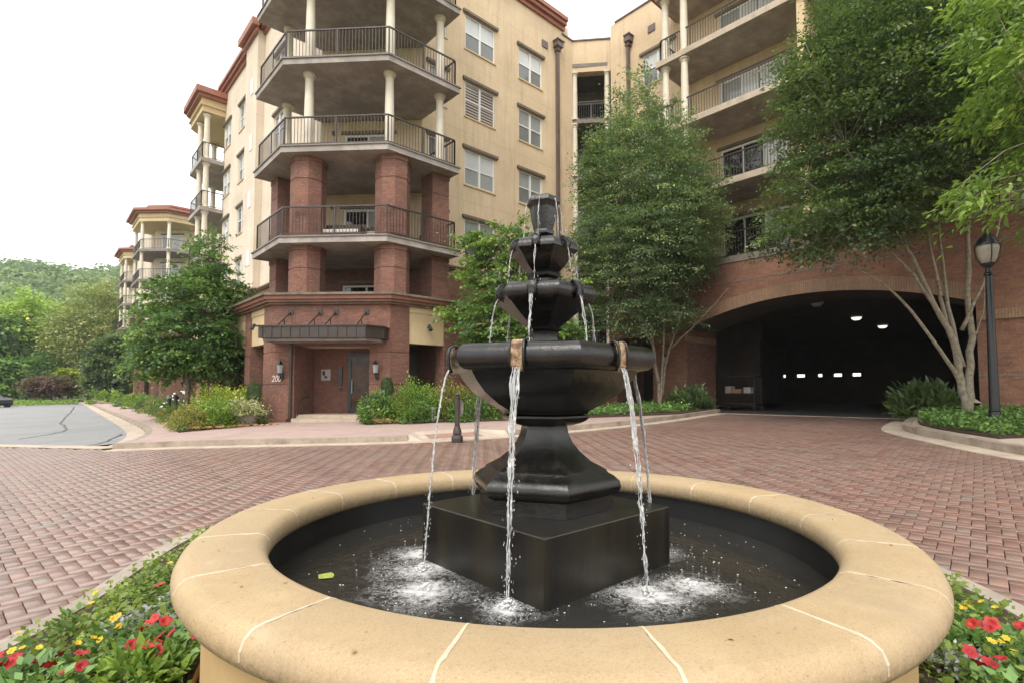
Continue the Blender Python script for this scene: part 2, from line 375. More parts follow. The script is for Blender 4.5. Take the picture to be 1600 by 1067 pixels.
def sliding_door(ln, u0, u1, z0, z1, parent, n=.0, panes=3, mats=('pane_dark', 'pane_dark', 'pane_white')):
    mb = MB(); w = .07
    ln.box(mb, u0-w, u0, n, n+.07, z0, z1+w); ln.box(mb, u1, u1+w, n, n+.07, z0, z1+w); ln.box(mb, u0, u1, n, n+.07, z1, z1+w)
    for k in range(1, panes): c = u0+(u1-u0)*k/panes; ln.box(mb, c-.035, c+.035, n, n+.06, z0, z1)
    f = mb.build('balcony_door', 'white', parent)
    for k in range(panes):
        a = u0+(u1-u0)*k/panes; b = u0+(u1-u0)*(k+1)/panes
        m1 = MB(); ln.box(m1, a+.036 if k else a, b-.036 if k < panes-1 else b, n+.005, n+.025, z0+.02, z1-.003); m1.build('door_pane', mats[k % len(mats)], f)
    m1 = MB(); ln.box(m1, u0-.25, u1+.25, .005, .1, z1+.14, z1+.26); m1.build('lintel', 'lintel', f)
    return f
def railing(pts, z, parent, h=1.04, closed=False, mat='metal', step=.115):
    mb = MB()
    for a, b in zip(pts, pts[1:]):
        ln = Line(a, b)
        ln.box(mb, 0, ln.L, -.025, .025, z+h-.045, z+h); ln.box(mb, 0, ln.L, -.015, .015, z+.09, z+.12)
        n = max(1, int(ln.L/step))
        for i in range(1, n): u = ln.L*i/n; ln.box(mb, u-.008, u+.008, -.008, .008, z+.12, z+h-.045)
        k = max(1, round(ln.L/1.45))
        for i in range(k+1): u = ln.L*i/k; ln.box(mb, u-.022, u+.022, -.022, .022, z, z+h-.045)
    return mb.build('railing', mat, parent)
def ngon(c, r, n, rot=0): return [(c[0]+r*math.cos(rot+2*math.pi*i/n), c[1]+r*math.sin(rot+2*math.pi*i/n)) for i in range(n)]
def column(c, z0, z1, parent, r=.16, mat='cream'):
    mb = MB()
    mb.lathe([(r*1.55, z0), (r*1.55, z0+.06), (r*1.2, z0+.09), (r*1.25, z0+.14), (r, z0+.18), (r*1.03, z0+1.1), (r*.86, z1-.2), (r*1.05, z1-.17), (r*.95, z1-.13), (r*1.2, z1-.07), (r*1.36, z1-.06), (r*1.36, z1+.01)], 16, c)
    o = mb.build('column', mat, parent, smooth=False)
    o.data.polygons.foreach_set('use_smooth', [len(q.vertices) == 4 for q in o.data.polygons])
    b = o.modifiers.new('e', 'EDGE_SPLIT'); b.split_angle = R(40)
    return o
def brick_column(c, z0, z1, parent, r=.62, n=8, groove=.78):
    mb = MB(); P = ngon(c, r, n, R(22.5) if n == 8 else R(45)); Q = ngon(c, r-.02, n, R(22.5) if n == 8 else R(45))
    T = ngon(c, r+.03, n, R(22.5) if n == 8 else R(45))
    zg = z1-groove
    mb.prism(P, z0, zg-.02); mb.prism(Q, zg-.02, zg+.02); mb.prism(P, zg+.02, z1-.16); mb.prism(T, z1-.16, z1+.02)
    return mb.build('brick_column', 'brick', parent)

FL = [3.45, 6.5, 9.6, 12.65, 15.7, 18.75]
# ================================================================== GROUND
def sheet(name, poly, dz, mat, z=None, thick=0):
    zz = (lambda x, y: g(x)+dz) if z is None else z
    mb = MB()
    if thick: mb.prism(poly, lambda x, y: zz(x, y)-thick, zz)
    else: mb.add([(x, y, zz(x, y)) for x, y in poly], [tuple(range(len(poly)))])
    o = mb.build(name, mat); tag(o, kind='structure'); return o
def smooth_line(pts, k=4):
    out = []
    P = [Vector(p) for p in pts]
    for i in range(len(P)-1):
        p0, p1, p2, p3 = P[max(i-1, 0)], P[i], P[i+1], P[min(i+2, len(P)-1)]
        for j in range(k):
            t_ = j/k; out.append(tuple(.5*((2*p1)+(p2-p0)*t_+(2*p0-5*p1+4*p2-p3)*t_*t_+(3*p1-p0-3*p2+p3)*t_**3)))
    out.append(tuple(P[-1])); return out
def offset(pts, d):    # to the left of travel for d>0
    out = []
    for i, p in enumerate(pts):
        a = Vector(pts[max(i-1, 0)]); b = Vector(pts[min(i+1, len(pts)-1)]); t_ = (b-a).normalized(); out.append((p[0]-t_.y*d, p[1]+t_.x*d))
    return out
def band(name, pts, d0, d1, dz0, dz1, mat, kind='structure', label=None, cat=None):
    A = offset(pts, d0); B = offset(pts, d1); mb = MB()
    for i in range(len(pts)-1):
        q = [A[i], A[i+1], B[i+1], B[i]]
        mb.hexa([(x, y, g(x)+dz0) for x, y in q]+[(x, y, g(x)+dz1) for x, y in q])
    # drop inner caps by welding
    o = mb.build(name, mat); bm = bmesh.new(); bm.from_mesh(o.data); bmesh.ops.remove_doubles(bm, verts=bm.verts, dist=1e-4)
    seen = {}
    for f in bm.faces:
        seen.setdefault(tuple(sorted(v.index for v in f.verts)), []).append(f)
    bmesh.ops.delete(bm, geom=[f for v in seen.values() if len(v) > 1 for f in v], context='FACES')
    bmesh.ops.recalc_face_normals(bm, faces=bm.faces); bm.to_mesh(o.data); bm.free()
    tag(o, label, cat, kind=kind); return o

gm = MB(); xs = [-600, -20, 19, 600]; ys = [-300, 900]
for i in range(3):
    gm.add([(xs[i], ys[0], g(xs[i])-.06), (xs[i+1], ys[0], g(xs[i+1])-.06), (xs[i+1], ys[1], g(xs[i+1])-.06), (xs[i], ys[1], g(xs[i])-.06)], [(0, 1, 2, 3)])
tag(gm.build('ground', 'lawn'), kind='structure')
CURB = smooth_line([(1.35, 14.5), (2.5, 13.75), (3.74, 12.7), (5.7, 11.0), (6.98, 10.15), (8.6, 9.55), (10.65, 9.17), (12.9, 8.95), (15.2, 9.0), (17.15, 9.2), (18.9, 9.35)])
STREET = smooth_line([(1.35, 14.5), (1.9, 15.6), (2.45, 18.2), (2.75, 22), (3.1, 32), (3.5, 45), (4.0, 60), (4.8, 88)])
plaza = [(-20, -15), (19, -15), (19, 9.6)]+[p for p in reversed(CURB)]+[(1.1, 14.9), (-.5, 17.55), (-12, 34.5), (-20, 46)]
sheet('paving_sand', plaza, -.028, 'jointsand')
PLAZA = plaza
street = [(-12, 35.2), (-.55, 18.1), (1.0, 15.8)]+[(p[0]-.35, p[1]) for p in STREET[5:]]+[(4.8, 92), (-60, 110), (-60, 80), (-20, 60)]
sheet('street_asphalt', street, .004, 'asphalt')
band('concrete_threshold', [(1.2, 14.85), (-.5, 17.6), (-12, 34.6)], -.0, -.42, .0, .010, 'concrete')
band('street_gutter', STREET[3:], 0, .45, 0, .014, 'concrete')
band('plaza_gutter', CURB, 0, -.38, 0, .012, 'concrete')
# kerbs with a dropped ramp between
KA = CURB[:15]; KB = CURB[20:]
band('kerb', KA, 0, .16, 0, .135, 'kerb'); band('kerb', KB, 0, .16, 0, .135, 'kerb')
band('kerb', STREET[1:], -.16, 0, 0, .125, 'kerb')
inner = offset(CURB, .16)
walk = inner[:15]+[(inner[15][0]+.3, inner[15][1]+.9), (inner[19][0]+.2, inner[19][1]+.9)]+inner[20:]+[(19.6, 9.6), (19.7, 18), (8.9, 18), (8.7, 24), (8.5, 60), (8, 92), (5.0, 88)]+[p for p in reversed(offset(STREET, -.16))][:-1]
sheet('sidewalk', walk, .13, 'walk', thick=.1)
rb = [(inner[15][0]+.3, inner[15][1]+.9), (inner[19][0]+.2, inner[19][1]+.9)]
mb = MB()
L0 = (*inner[14], g(inner[14][0])+.13); R0 = (*inner[20], g(inner[20][0])+.13); q0 = (*CURB[14], g(CURB[14][0])+.012); q1 = (*CURB[20], g(CURB[20][0])+.012)
r0 = (*rb[0], g(rb[0][0])+.13); r1 = (*rb[1], g(rb[1][0])+.13); mids = [(*CURB[i], g(CURB[i][0])+.013) for i in range(15, 20)]
mb.add([L0, q0]+mids+[q1, R0, r1, r0], [(0, 1, 2, 10), (10, 2, 3, 4, 5, 6, 9), (9, 6, 7, 8)])
o = mb.build('kerb_ramp', 'concrete'); tag(o, kind='structure')
mb = MB()
def lerp(p, q, t_): return tuple(p[i]+(q[i]-p[i])*t_ for i in range(len(p)))
c0 = (CURB[15][0], CURB[15][1], g(CURB[15][0])+.013); c1 = (CURB[19][0], CURB[19][1], g(CURB[19][0])+.013)
d0 = (rb[0][0], rb[0][1], g(rb[0][0])+.13); d1 = (rb[1][0], rb[1][1], g(rb[1][0])+.13)
q = [lerp(lerp(c0, c1, s_), lerp(d0, d1, s_), r_) for s_, r_ in ((.12, .12), (.92, .12), (.92, .6), (.12, .6))]
mb.add([(x, y, z+.006) for x, y, z in q], [(0, 1, 2, 3)]); tag(mb.build('tactile_paving', 'tactile'), kind='structure')
# asphalt cracks (tar lines)
mb = MB()
for pts in ([(-.2, 20), (.9, 23), (1.0, 30), (2.0, 45), (2.6, 56)], [(.9, 15.9), (1.35, 16.6), (2.0, 19.3)]):
    pts = smooth_line(pts, 8); pts = [(x+random.uniform(-.05, .05), y) for x, y in pts]
    A = offset(pts, .035); B = offset(pts, -.035)
    for i in range(len(pts)-1): mb.add([(p[0], p[1], g(p[0])+.009) for p in (A[i], A[i+1], B[i+1], B[i])], [(0, 1, 2, 3)])
tag(mb.build('tar_line', 'black'), kind='structure')
mb = MB(); p0 = (1.15, 15.35); mb.box(1.25, 1.75, 15.3, 16.4, .04, .062)
# planting beds
bedL = [(2.95, 16.5), (3.6, 16.9), (4.6, 17.3), (5.5, 17.1), (5.75, 18.5), (6.1, 19), (6.1, 34), (8.3, 36), (8.3, 60), (6.6, 62), (5.0, 45), (4.2, 30), (3.65, 22), (3.1, 18)]
bedR = [(7.35, 14.6), (7.9, 14.15), (9.3, 13.2), (10.4, 12.3), (12.6, 11.0), (14.6, 9.8), (16.0, 9.25), (17.9, 9.45), (19.0, 9.6), (19.6, 10.2), (19.7, 15), (19.5, 17.8), (12, 17.8), (12, 15.6), (8.95, 15.5), (8.3, 15.2)]
sheet('planting_bed', bedL, .17, 'soil', thick=.1); sheet('planting_bed', bedR, .18, 'soil', thick=.1)
# right island: swooping kerb and bed
ISL = smooth_line([(18.2, 3.3), (16.6, 3.2), (15.0, 2.95), (13.9, 2.45), (13.0, 1.85), (12.0, 1.2), (11.2, .55), (10.5, -.3), (10.0, -1.5), (9.8, -3.2)])
band('kerb', ISL, 0, .17, 0, .15, 'kerb'); band('island_gutter', ISL, 0, -.42, 0, .013, 'concrete')
isl = offset(ISL, .17)
sheet('island_walk', [isl[i] for i in range(len(isl))]+[(19.7, -3.2), (19.7, 2.1), (18.9, 2.9)], .14, 'concrete', thick=.1)
bed3 = [(17.9, 3.0), (16.4, 2.92), (15.1, 2.66), (14.1, 2.2), (13.2, 1.6), (12.55, 1.1), (13.4, .55), (15.2, .2), (17, -.6), (19.6, -1.8), (19.7, 2.0), (18.7, 2.8)]
sheet('planting_bed', bed3, .19, 'soil', thick=.1)
# fountain island
FC = (2.08, 2.02)
isle = smooth_line([(-.06, 3.62), (.30, 4.05), (.70, 4.70), (1.10, 5.22), (1.65, 5.45), (2.6, 5.4), (3.6, 5.1), (4.5, 4.2), (5.0, 3.1), (4.9, 1.9), (4.55, 1.05), (4.12, .56), (3.7, .22), (2.9, -.2), (1.7, -.35), (.6, .2), (-.1, 1.1), (-.30, 2.3), (-.06, 3.62)], 5)
isle = isle[:-1]
band('kerb', isle+[isle[0]], 0, .12, 0, .04, 'kerb_light')
sheet('fountain_bed', offset(isle+[isle[0]], -.005)[:-1][::-1], .03, 'soil')

def in_poly(poly, X, Y):
    c = np.zeros(X.shape, bool); j = len(poly)-1
    for i in range(len(poly)):
        (xi, yi), (xj, yj) = poly[i], poly[j]
        if yi != yj: c ^= ((yi > Y) != (yj > Y)) & (X < (xj-xi)*(Y-yi)/(yj-yi)+xi)
        j = i
    return c
def lay_pavers():
    """90 degree herringbone of real bricks with open joints"""
    Wd = .094; gp = .0031; ii, jj = np.meshgrid(np.arange(-420, 420), np.arange(-420, 420), indexing='ij'); kk = (ii-jj) % 4
    out = []
    for k, (du, dv) in ((0, (2, 1)), (3, (1, 2))):
        m_ = kk == k; u0 = ii[m_]*Wd; v0 = jj[m_]*Wd; out.append(np.stack([u0+gp, v0+gp, u0+du*Wd-gp, v0+dv*Wd-gp], 1))
    B_ = np.concatenate(out); c, s_ = math.cos(R(6)), math.sin(R(6))
    cu, cv = (B_[:, 0]+B_[:, 2])/2, (B_[:, 1]+B_[:, 3])/2; X = cu*c-cv*s_; Y = cu*s_+cv*c
    keep = in_poly(PLAZA, X, Y) & ~in_poly(isle, X, Y) & (X > -14) & (Y > -9) & ~in_poly(ISL+[(19.7, -3.2), (19.7, 3.3)], X, Y)
    B_ = B_[keep]; n = len(B_); ch = .0013
    U = np.stack([B_[:, 0], B_[:, 2], B_[:, 2], B_[:, 0]], 1); V = np.stack([B_[:, 1], B_[:, 1], B_[:, 3], B_[:, 3]], 1)
    su = np.array([1, -1, -1, 1])*ch; sv = np.array([1, 1, -1, -1])*ch
    tx, ty = RNG.normal(size=(n, 1))*.0035, RNG.normal(size=(n, 1))*.0035; h = RNG.normal(size=(n, 1))*.0005
    def ring_(U_, V_, dz):
        x = U_*c-V_*s_; y = U_*s_+V_*c; z = .027*np.clip(x, -20, 19)+dz+h+tx*(U_-U_.mean(1, keepdims=True))+ty*(V_-V_.mean(1, keepdims=True)); return np.stack([x, y, z], 2)
    Vt = np.concatenate([ring_(U+su, V+sv, 0), ring_(U, V, -.0015), ring_(U, V, -.03)], 1).reshape(-1, 3).astype(np.float32)
    q = [(0, 1, 2, 3)]+[(4+i, 4+(i+1) % 4, (i+1) % 4, i) for i in range(4)]+[(8+i, 8+(i+1) % 4, 4+(i+1) % 4, 4+i) for i in range(4)]
    F_ = (np.array(q)[None]+12*np.arange(n)[:, None, None]).reshape(-1).astype(np.int32)
    me = bpy.data.meshes.new('paved_plaza'); me.vertices.add(12*n); me.vertices.foreach_set('co', Vt.ravel()); me.loops.add(len(F_)); me.polygons.add(9*n)
    me.loops.foreach_set('vertex_index', F_); me.polygons.foreach_set('loop_start', np.arange(0, len(F_), 4, dtype=np.int32)); me.update(calc_edges=True)
    at_ = me.attributes.new('tone', 'FLOAT', 'FACE'); at_.data.foreach_set('value', np.repeat(RNG.random(n), 9).astype(np.float32))
    o = bpy.data.objects.new('paved_plaza', me); COL.objects.link(o); me.materials.append(M['paver']); tag(o, kind='structure')
lay_pavers()
# ================================================================== FOUNTAIN
e_t = Vector((-.716, -.698)); e_l = Vector((.698, -.716))
def fp(th, r_, z): a = R(th); v = e_t*math.cos(a)+e_l*math.sin(a); return (FC[0]+v.x*r_, FC[1]+v.y*r_, z)
A0 = math.atan2(e_t.y, e_t.x)   # world angle of theta=0; theta grows towards e_l: world angle = A0 + th (check sign below)
basin = thing('fountain_basin', (FC[0], FC[1], .05), 'large round sandstone and ochre fountain pool wall around the black tiered fountain', 'fountain basin')
mb = MB(); mb.lathe([(1.60, -.02), (1.60, .53)], 96, FC, close=False); mb.lathe([(1.64, -.02), (1.64, .10)], 96, FC, close=False); mb.build('outer_wall', 'ochre', basin, smooth=True)
mb = MB(); mb.lathe([(1.40, .30), (1.40, .60)], 96, FC, close=False); mb.build('inner_wall', 'poolwall', basin, smooth=True)
# coping stones: bullnose section swept 20 degrees
sec = [(1.385, .53), (1.366, .55), (1.36, .58), (1.366, .615), (1.384, .638), (1.41, .649), (1.635, .65), (1.665, .645), (1.69, .627), (1.704, .598), (1.704, .57), (1.69, .543), (1.66, .524), (1.60, .52), (1.42, .52)]
for k in range(18):
    a0, a1 = 11+20*k+.13, 31+20*k-.13; mb = MB(); n = 10; m_ = len(sec); vs = []; fs = []
    for i in range(n+1):
        th = a0+(a1-a0)*i/n; vs += [fp(th, r_, z) for r_, z in sec]
    for i in range(n):
        for j in range(m_): q = (j+1) % m_; fs.append((i*m_+j, i*m_+q, (i+1)*m_+q, (i+1)*m_+j))
    fs.append(tuple(range(m_))); fs.append(tuple(n*m_+j for j in range(m_)))
    mb.add(vs, fs); o = mb.build('coping_stone', 'coping', basin, smooth=True)
    b = o.modifiers.new('e', 'EDGE_SPLIT'); b.split_angle = R(50)
for k in range(18):
    mb = MB(); th = 11+20*k; w = .17
    ins = [(1.54+(r_-1.54)*.998, .585+(z-.585)*.99) for r_, z in sec]; ins = ins[:6]+[(1.41+.225*i/9, .6494) for i in range(1, 9)]+ins[6:]
    jw = [w*random.uniform(.6, 1.5) for _ in ins]; jc = [random.uniform(-.09, .09) for _ in ins]
    vs = [fp(th+c_-w_, *s_) for s_, w_, c_ in zip(ins, jw, jc)]+[fp(th+c_+w_, *s_) for s_, w_, c_ in zip(ins, jw, jc)]; m_ = len(ins)
    fs = [(j, (j+1) % m_, m_+(j+1) % m_, m_+j) for j in range(m_)]+[tuple(range(m_)), tuple(range(2*m_-1, m_-1, -1))]
    mb.add(vs, fs); mb.v = [(x, y, z+.0018) for x, y, z in mb.v]; mb.build('mortar_joint', 'grout', basin)

# water surface
m, t, p = nodes('pool_water')
mpw = N(t, 'ShaderNodeVectorMath', operation='SUBTRACT'); t.links.new(pos(t), mpw.inputs[0])
hits = [(fp(-74, .645, .39), .30, 1), (fp(-14, .645, .39), .17, 1), (fp(46, .645, .39), .28, 1), (fp(-50, .72, .39), .27, 0), (fp(-95, .7, .39), .22, 0), (fp(64, .76, .39), .22, 0), (fp(106, .645, .39), .2, 1), (fp(166, .645, .39), .2, 1), (fp(226, .645, .39), .2, 1)]
mask = None; wave = None
warp = math_(t, 'MULTIPLY', math_(t, 'SUBTRACT', noise(t, 7, 5, .7), .5), .30)
for (hx, hy, hz), rr, hit in hits:
    d = N(t, 'ShaderNodeVectorMath', operation='DISTANCE'); t.links.new(pos(t), d.inputs[0]); d.inputs[1].default_value = (hx, hy, .39)
    k = math_(t, 'SUBTRACT', 1, ramp(t, math_(t, 'ADD', d.outputs['Value'], warp), .02, rr*1.5)); mask = k if mask is None else math_(t, 'MAXIMUM', mask, k)
    w = math_(t, 'MULTIPLY', math_(t, 'SINE', math_(t, 'MULTIPLY', math_(t, 'ADD', d.outputs['Value'], math_(t, 'MULTIPLY', warp, .5)), 85)), math_(t, 'SUBTRACT', 1, ramp(t, d.outputs['Value'], .05, .8)))
    wave = w if wave is None else math_(t, 'ADD', wave, w)
fn = noise(t, 26, 6, .75)
fd = N(t, 'ShaderNodeTexNoise'); fd.inputs['Scale'].default_value = 15; fd.inputs['Detail'].default_value = 7; fd.inputs['Roughness'].default_value = .72; fd.inputs['Distortion'].default_value = 1.6; t.links.new(pos(t), fd.inputs['Vector'])
ridge = math_(t, 'SUBTRACT', 1, ramp(t, math_(t, 'ABSOLUTE', math_(t, 'SUBTRACT', fd.outputs[0], .5)), .0, .05))
wide = ramp(t, mask, .3, .85); core = ramp(t, math_(t, 'ADD', fn, mask), 1.18, 1.42)
foam = math_(t, 'MULTIPLY', math_(t, 'MAXIMUM', math_(t, 'MULTIPLY', ridge, wide), core), .82)
t.links.new(mixc(t, foam, (.022, .021, .018), (.72, .71, .69)), p.inputs['Base Color'])
t.links.new(math_(t, 'MULTIPLY_ADD', foam, .5, .05), p.inputs['Roughness']); p.inputs['Specular IOR Level'].default_value = .5
hh = math_(t, 'ADD', math_(t, 'MULTIPLY', wave, .12), math_(t, 'MULTIPLY', noise(t, 9, 5, .65), math_(t, 'MULTIPLY_ADD', mask, 5, 1.3)))
t.links.new(bump(t, math_(t, 'ADD', hh, math_(t, 'MULTIPLY', foam, .8)), .5, .012), p.inputs['Normal']); M['water'] = m
mb = MB(); mb.lathe([(.02, .39), (.4, .39), (.8, .39), (1.398, .39)], 72, FC, close=False); mb.add([fp(i*5, .02, .39) for i in range(72)], [tuple(range(72))])
tag(mb.build('water', 'water'), 'dark rippling water in the round fountain pool', 'water', kind='structure')
m, t, p = nodes('foam'); p.inputs['Roughness'].default_value = .35
t.links.new(mixc(t, ramp(t, noise(t, 60, 2), .3, .7), (.62, .62, .60), (.9, .9, .88)), p.inputs['Base Color']); p.inputs['Transmission Weight'].default_value = .25; M['foam'] = m
mb = MB()
def blob(mb, c, r_, fl=.5):
    n = 6; vs = [(c[0], c[1], c[2]+r_*fl)]; ro = random.random()
    for j, (q, h) in enumerate(((.7, .7), (1, 0))):
        vs += [(c[0]+r_*q*math.cos(ro+i*math.pi/3), c[1]+r_*q*math.sin(ro+i*math.pi/3), c[2]+r_*fl*h) for i in range(n)]
    fs = [(0, 1+i, 1+(i+1) % n) for i in range(n)]+[(1+i, 7+i, 7+(i+1) % n, 1+(i+1) % n) for i in range(n)]
    mb.add(vs, fs)
for (hx, hy, hz), rr, hit in hits:
    for i in range(int((900 if hit else 350)*rr)):
        a = random.uniform(0, 6.28); d = abs(random.gauss(0, rr*(.16 if i % 2 and hit else .6))); r_ = random.uniform(.0018, .0055)*(1.5 if d < .04 else .8)
        x, y = hx+d*math.cos(a), hy+d*math.sin(a)
        v = Vector((x-FC[0], y-FC[1])); 
        if abs(v.dot(e_t)) + abs(v.dot(e_l)) < .66: continue
        blob(mb, (x, y, .388+max(0, (.06-d)*.7)*random.random()), r_, .8)
for i in range(420):
    th = random.uniform(-180, 180); r_ = random.uniform(.55, 1.3); x, y, z = fp(th, r_, .388)
    v = Vector((x-FC[0], y-FC[1]))
    if abs(v.dot(e_t)) + abs(v.dot(e_l)) < .68: continue
    blob(mb, (x, y, z), random.uniform(.002, .006), .8)
tag(mb.build('foam', 'foam', smooth=True), 'white foam and bubbles on the pool water where the streams land', 'foam', kind='stuff')

fo = thing('tiered_fountain', (FC[0], FC[1], .35), 'tall black four-tiered stone fountain with hexagonal bowls on a square block, streaming water', 'fountain')
mb = MB()
cs = [fp(a, .67, 0)[:2] for a in (0, 90, 180, 270)]
mb.prism(cs[::-1], .32, .69); mb.build('square_block', 'pedestal', fo, bevel=.006)
HR = [fp(16+60*k, 1, 0) for k in range(6)]
def hexprof(prof, name, mat='stone', bevel=.0, rot=16):
    mb = MB(); vs = []; fs = []
    sub = 1
    P = len(prof)
    for k in range(6):          # every facet keeps its own edge, so the corners stay crisp and the mouldings stay rounded
        vs += [fp(rot+60*k, r_, z) for r_, z in prof]+[fp(rot+60*(k+1), r_, z) for r_, z in prof]; o_ = 2*P*k
        fs += [(o_+j, o_+P+j, o_+P+j+1, o_+j+1) for j in range(P-1)]
    o_ = len(vs); vs += [fp(rot+60*k, *prof[0]) for k in range(6)]+[fp(rot+60*k, *prof[-1]) for k in range(6)]
    fs += [tuple(range(o_, o_+6)), tuple(range(o_+11, o_+5, -1))]
    mb.add(vs, fs); mb2 = MB(); o = mb.build(name, mat, fo, smooth='keep')
    o.data.polygons.foreach_set('use_smooth', [True]*len(o.data.polygons))
    e = o.modifiers.new('split', 'EDGE_SPLIT'); e.split_angle = R(38)
    return o
hexprof([(.372, .691), (.372, .735), (.372, .765), (.40, .78), (.413, .81), (.405, .84), (.375, .865), (.345, .88), (.335, .895), (.315, .905), (.255, .935), (.20, .98), (.158, 1.03), (.135, 1.08), (.128, 1.12), (.135, 1.145)], 'pedestal')
hexprof([(.15, 1.12), (.205, 1.135), (.235, 1.15), (.25, 1.165), (.25, 1.175), (.215, 1.18), (.24, 1.185), (.25, 1.20), (.33, 1.24), (.42, 1.30), (.475, 1.36), (.505, 1.405), (.555, 1.412), (.577, 1.425), (.591, 1.448), (.595, 1.475), (.589, 1.50), (.573, 1.52), (.55, 1.532), (.53, 1.535), (.50, 1.515), (.48, 1.49), (.1, 1.47)], 'large_bowl')
hexprof([(.09, 1.46), (.10, 1.52), (.085, 1.56), (.075, 1.60), (.085, 1.625), (.105, 1.635), (.09, 1.65), (.13, 1.68), (.20, 1.735), (.245, 1.775), (.265, 1.783), (.285, 1.81), (.288, 1.835), (.272, 1.86), (.25, 1.872), (.235, 1.86), (.05, 1.845)], 'third_bowl')
hexprof([(.07, 1.84), (.075, 1.89), (.065, 1.92), (.09, 1.93), (.095, 1.945), (.085, 1.955), (.12, 1.985), (.155, 2.03), (.168, 2.045), (.195, 2.07), (.196, 2.09), (.18, 2.115), (.16, 2.125), (.15, 2.115), (.04, 2.11)], 'second_bowl')
hexprof([(.045, 2.10), (.05, 2.14), (.042, 2.155), (.06, 2.17), (.062, 2.185), (.055, 2.195), (.068, 2.25), (.078, 2.31), (.08, 2.325), (.098, 2.345), (.097, 2.36), (.088, 2.375), (.07, 2.382), (.06, 2.37), (.02, 2.365)], 'top_cup')
# spout notches over each rim and falling water
m, t, p = nodes('falling_water')
p.inputs['Base Color'].default_value = (.93, .95, .95, 1); p.inputs['Roughness'].default_value = .08; p.inputs['Transmission Weight'].default_value = .8; p.inputs['IOR'].default_value = 1.33
kk = ramp(t, noise(t, 38, 3, .6), .5, .72)
df = N(t, 'ShaderNodeBsdfDiffuse'); df.inputs[0].default_value = (.85, .85, .83, 1)
mx = N(t, 'ShaderNodeMixShader'); t.links.new(math_(t, 'MULTIPLY_ADD', kk, .6, .25), mx.inputs[0]); t.links.new(p.outputs[0], mx.inputs[1]); t.links.new(df.outputs[0], mx.inputs[2])
t.links.new(mx.outputs[0], t.nodes['Material Output'].inputs[0])
t.links.new(bump(t, noise(t, 70, 3), .5, .004), p.inputs['Normal']); M['fall'] = m
def stream(th, r0, z0, r1, z1, w, strands=4, brk=.0):
    """falling water: thin wavering strands that narrow, then break into drops"""
    mb = MB(); th_r = R(th); side = e_l*math.cos(th_r)-e_t*math.sin(th_r); out = e_t*math.cos(th_r)+e_l*math.sin(th_r); H_ = z0-z1
    def P_(rr, lat, z): return (FC[0]+out.x*rr+side.x*lat, FC[1]+out.y*rr+side.y*lat, z)
    for s_ in range(strands):
        o0 = w*(2*(s_+.5)/strands-1)*random.uniform(.8, 1.05); o1 = o0*.3+random.uniform(-.3, .3)*w; a0 = random.uniform(0, .02); a1 = random.uniform(.3, 1) if s_ % 3 else 1
        n = max(8, int(50*H_/.9*(a1-a0))+6); q = []; rad = []; ph = random.uniform(0, 6); f1 = random.uniform(.25, .6); base_r = (.0034 if s_ % 3 == 0 else .0022)*min(1, .4+w/.03)
        for i in range(n+1):
            fall = a0+(a1-a0)*i/n; z = z0-H_*fall; rr = r0+(r1-r0)*math.sqrt(fall)+random.gauss(0, .0015)
            lat = o0+(o1-o0)*fall**.7+.003*math.sin(ph+i*f1)+random.gauss(0, .0011)
            q.append(P_(rr, lat, z)); e_ = min(1, (i+1)/3, (n-i+1)/3)
            rad.append(max(.0006, base_r*e_*(1+.6*math.sin(ph*2+i*.55)+random.uniform(-.4, .5))*(1-.3*fall)))
        mb.tube(q, rad, 6)
    for i in range(int(strands*9*H_/.9)+2):
        f_ = random.random()**.5; rr = r0+(r1-r0)*math.sqrt(f_)+random.gauss(0, .010); lat = random.gauss(0, w*.5+.005)
        c = P_(rr, lat, z0-H_*f_); r_ = random.uniform(.001, .0032)
        mb.lathe([(.0003, c[2]-r_*1.4), (r_*.8, c[2]-r_*.6), (r_, c[2]), (r_*.5, c[2]+r_*1.6), (.0003, c[2]+r_*3)], 6, c[:2])
    for i in range(int(14*H_/.9)):      # splash where it lands
        a = random.uniform(0, 6.28); d = random.uniform(.005, .05); h = random.uniform(0, .045)*(1-d/.06); c = P_(r1, 0, z1+.004); r_ = random.uniform(.001, .003); x, y, z = c[0]+d*math.cos(a), c[1]+d*math.sin(a), z1+.004+h
        mb.lathe([(.0003, z-r_), (r_, z), (.0003, z+r_*1.5)], 6, (x, y))
    return mb.build('water_stream', 'fall', fo, smooth=True)
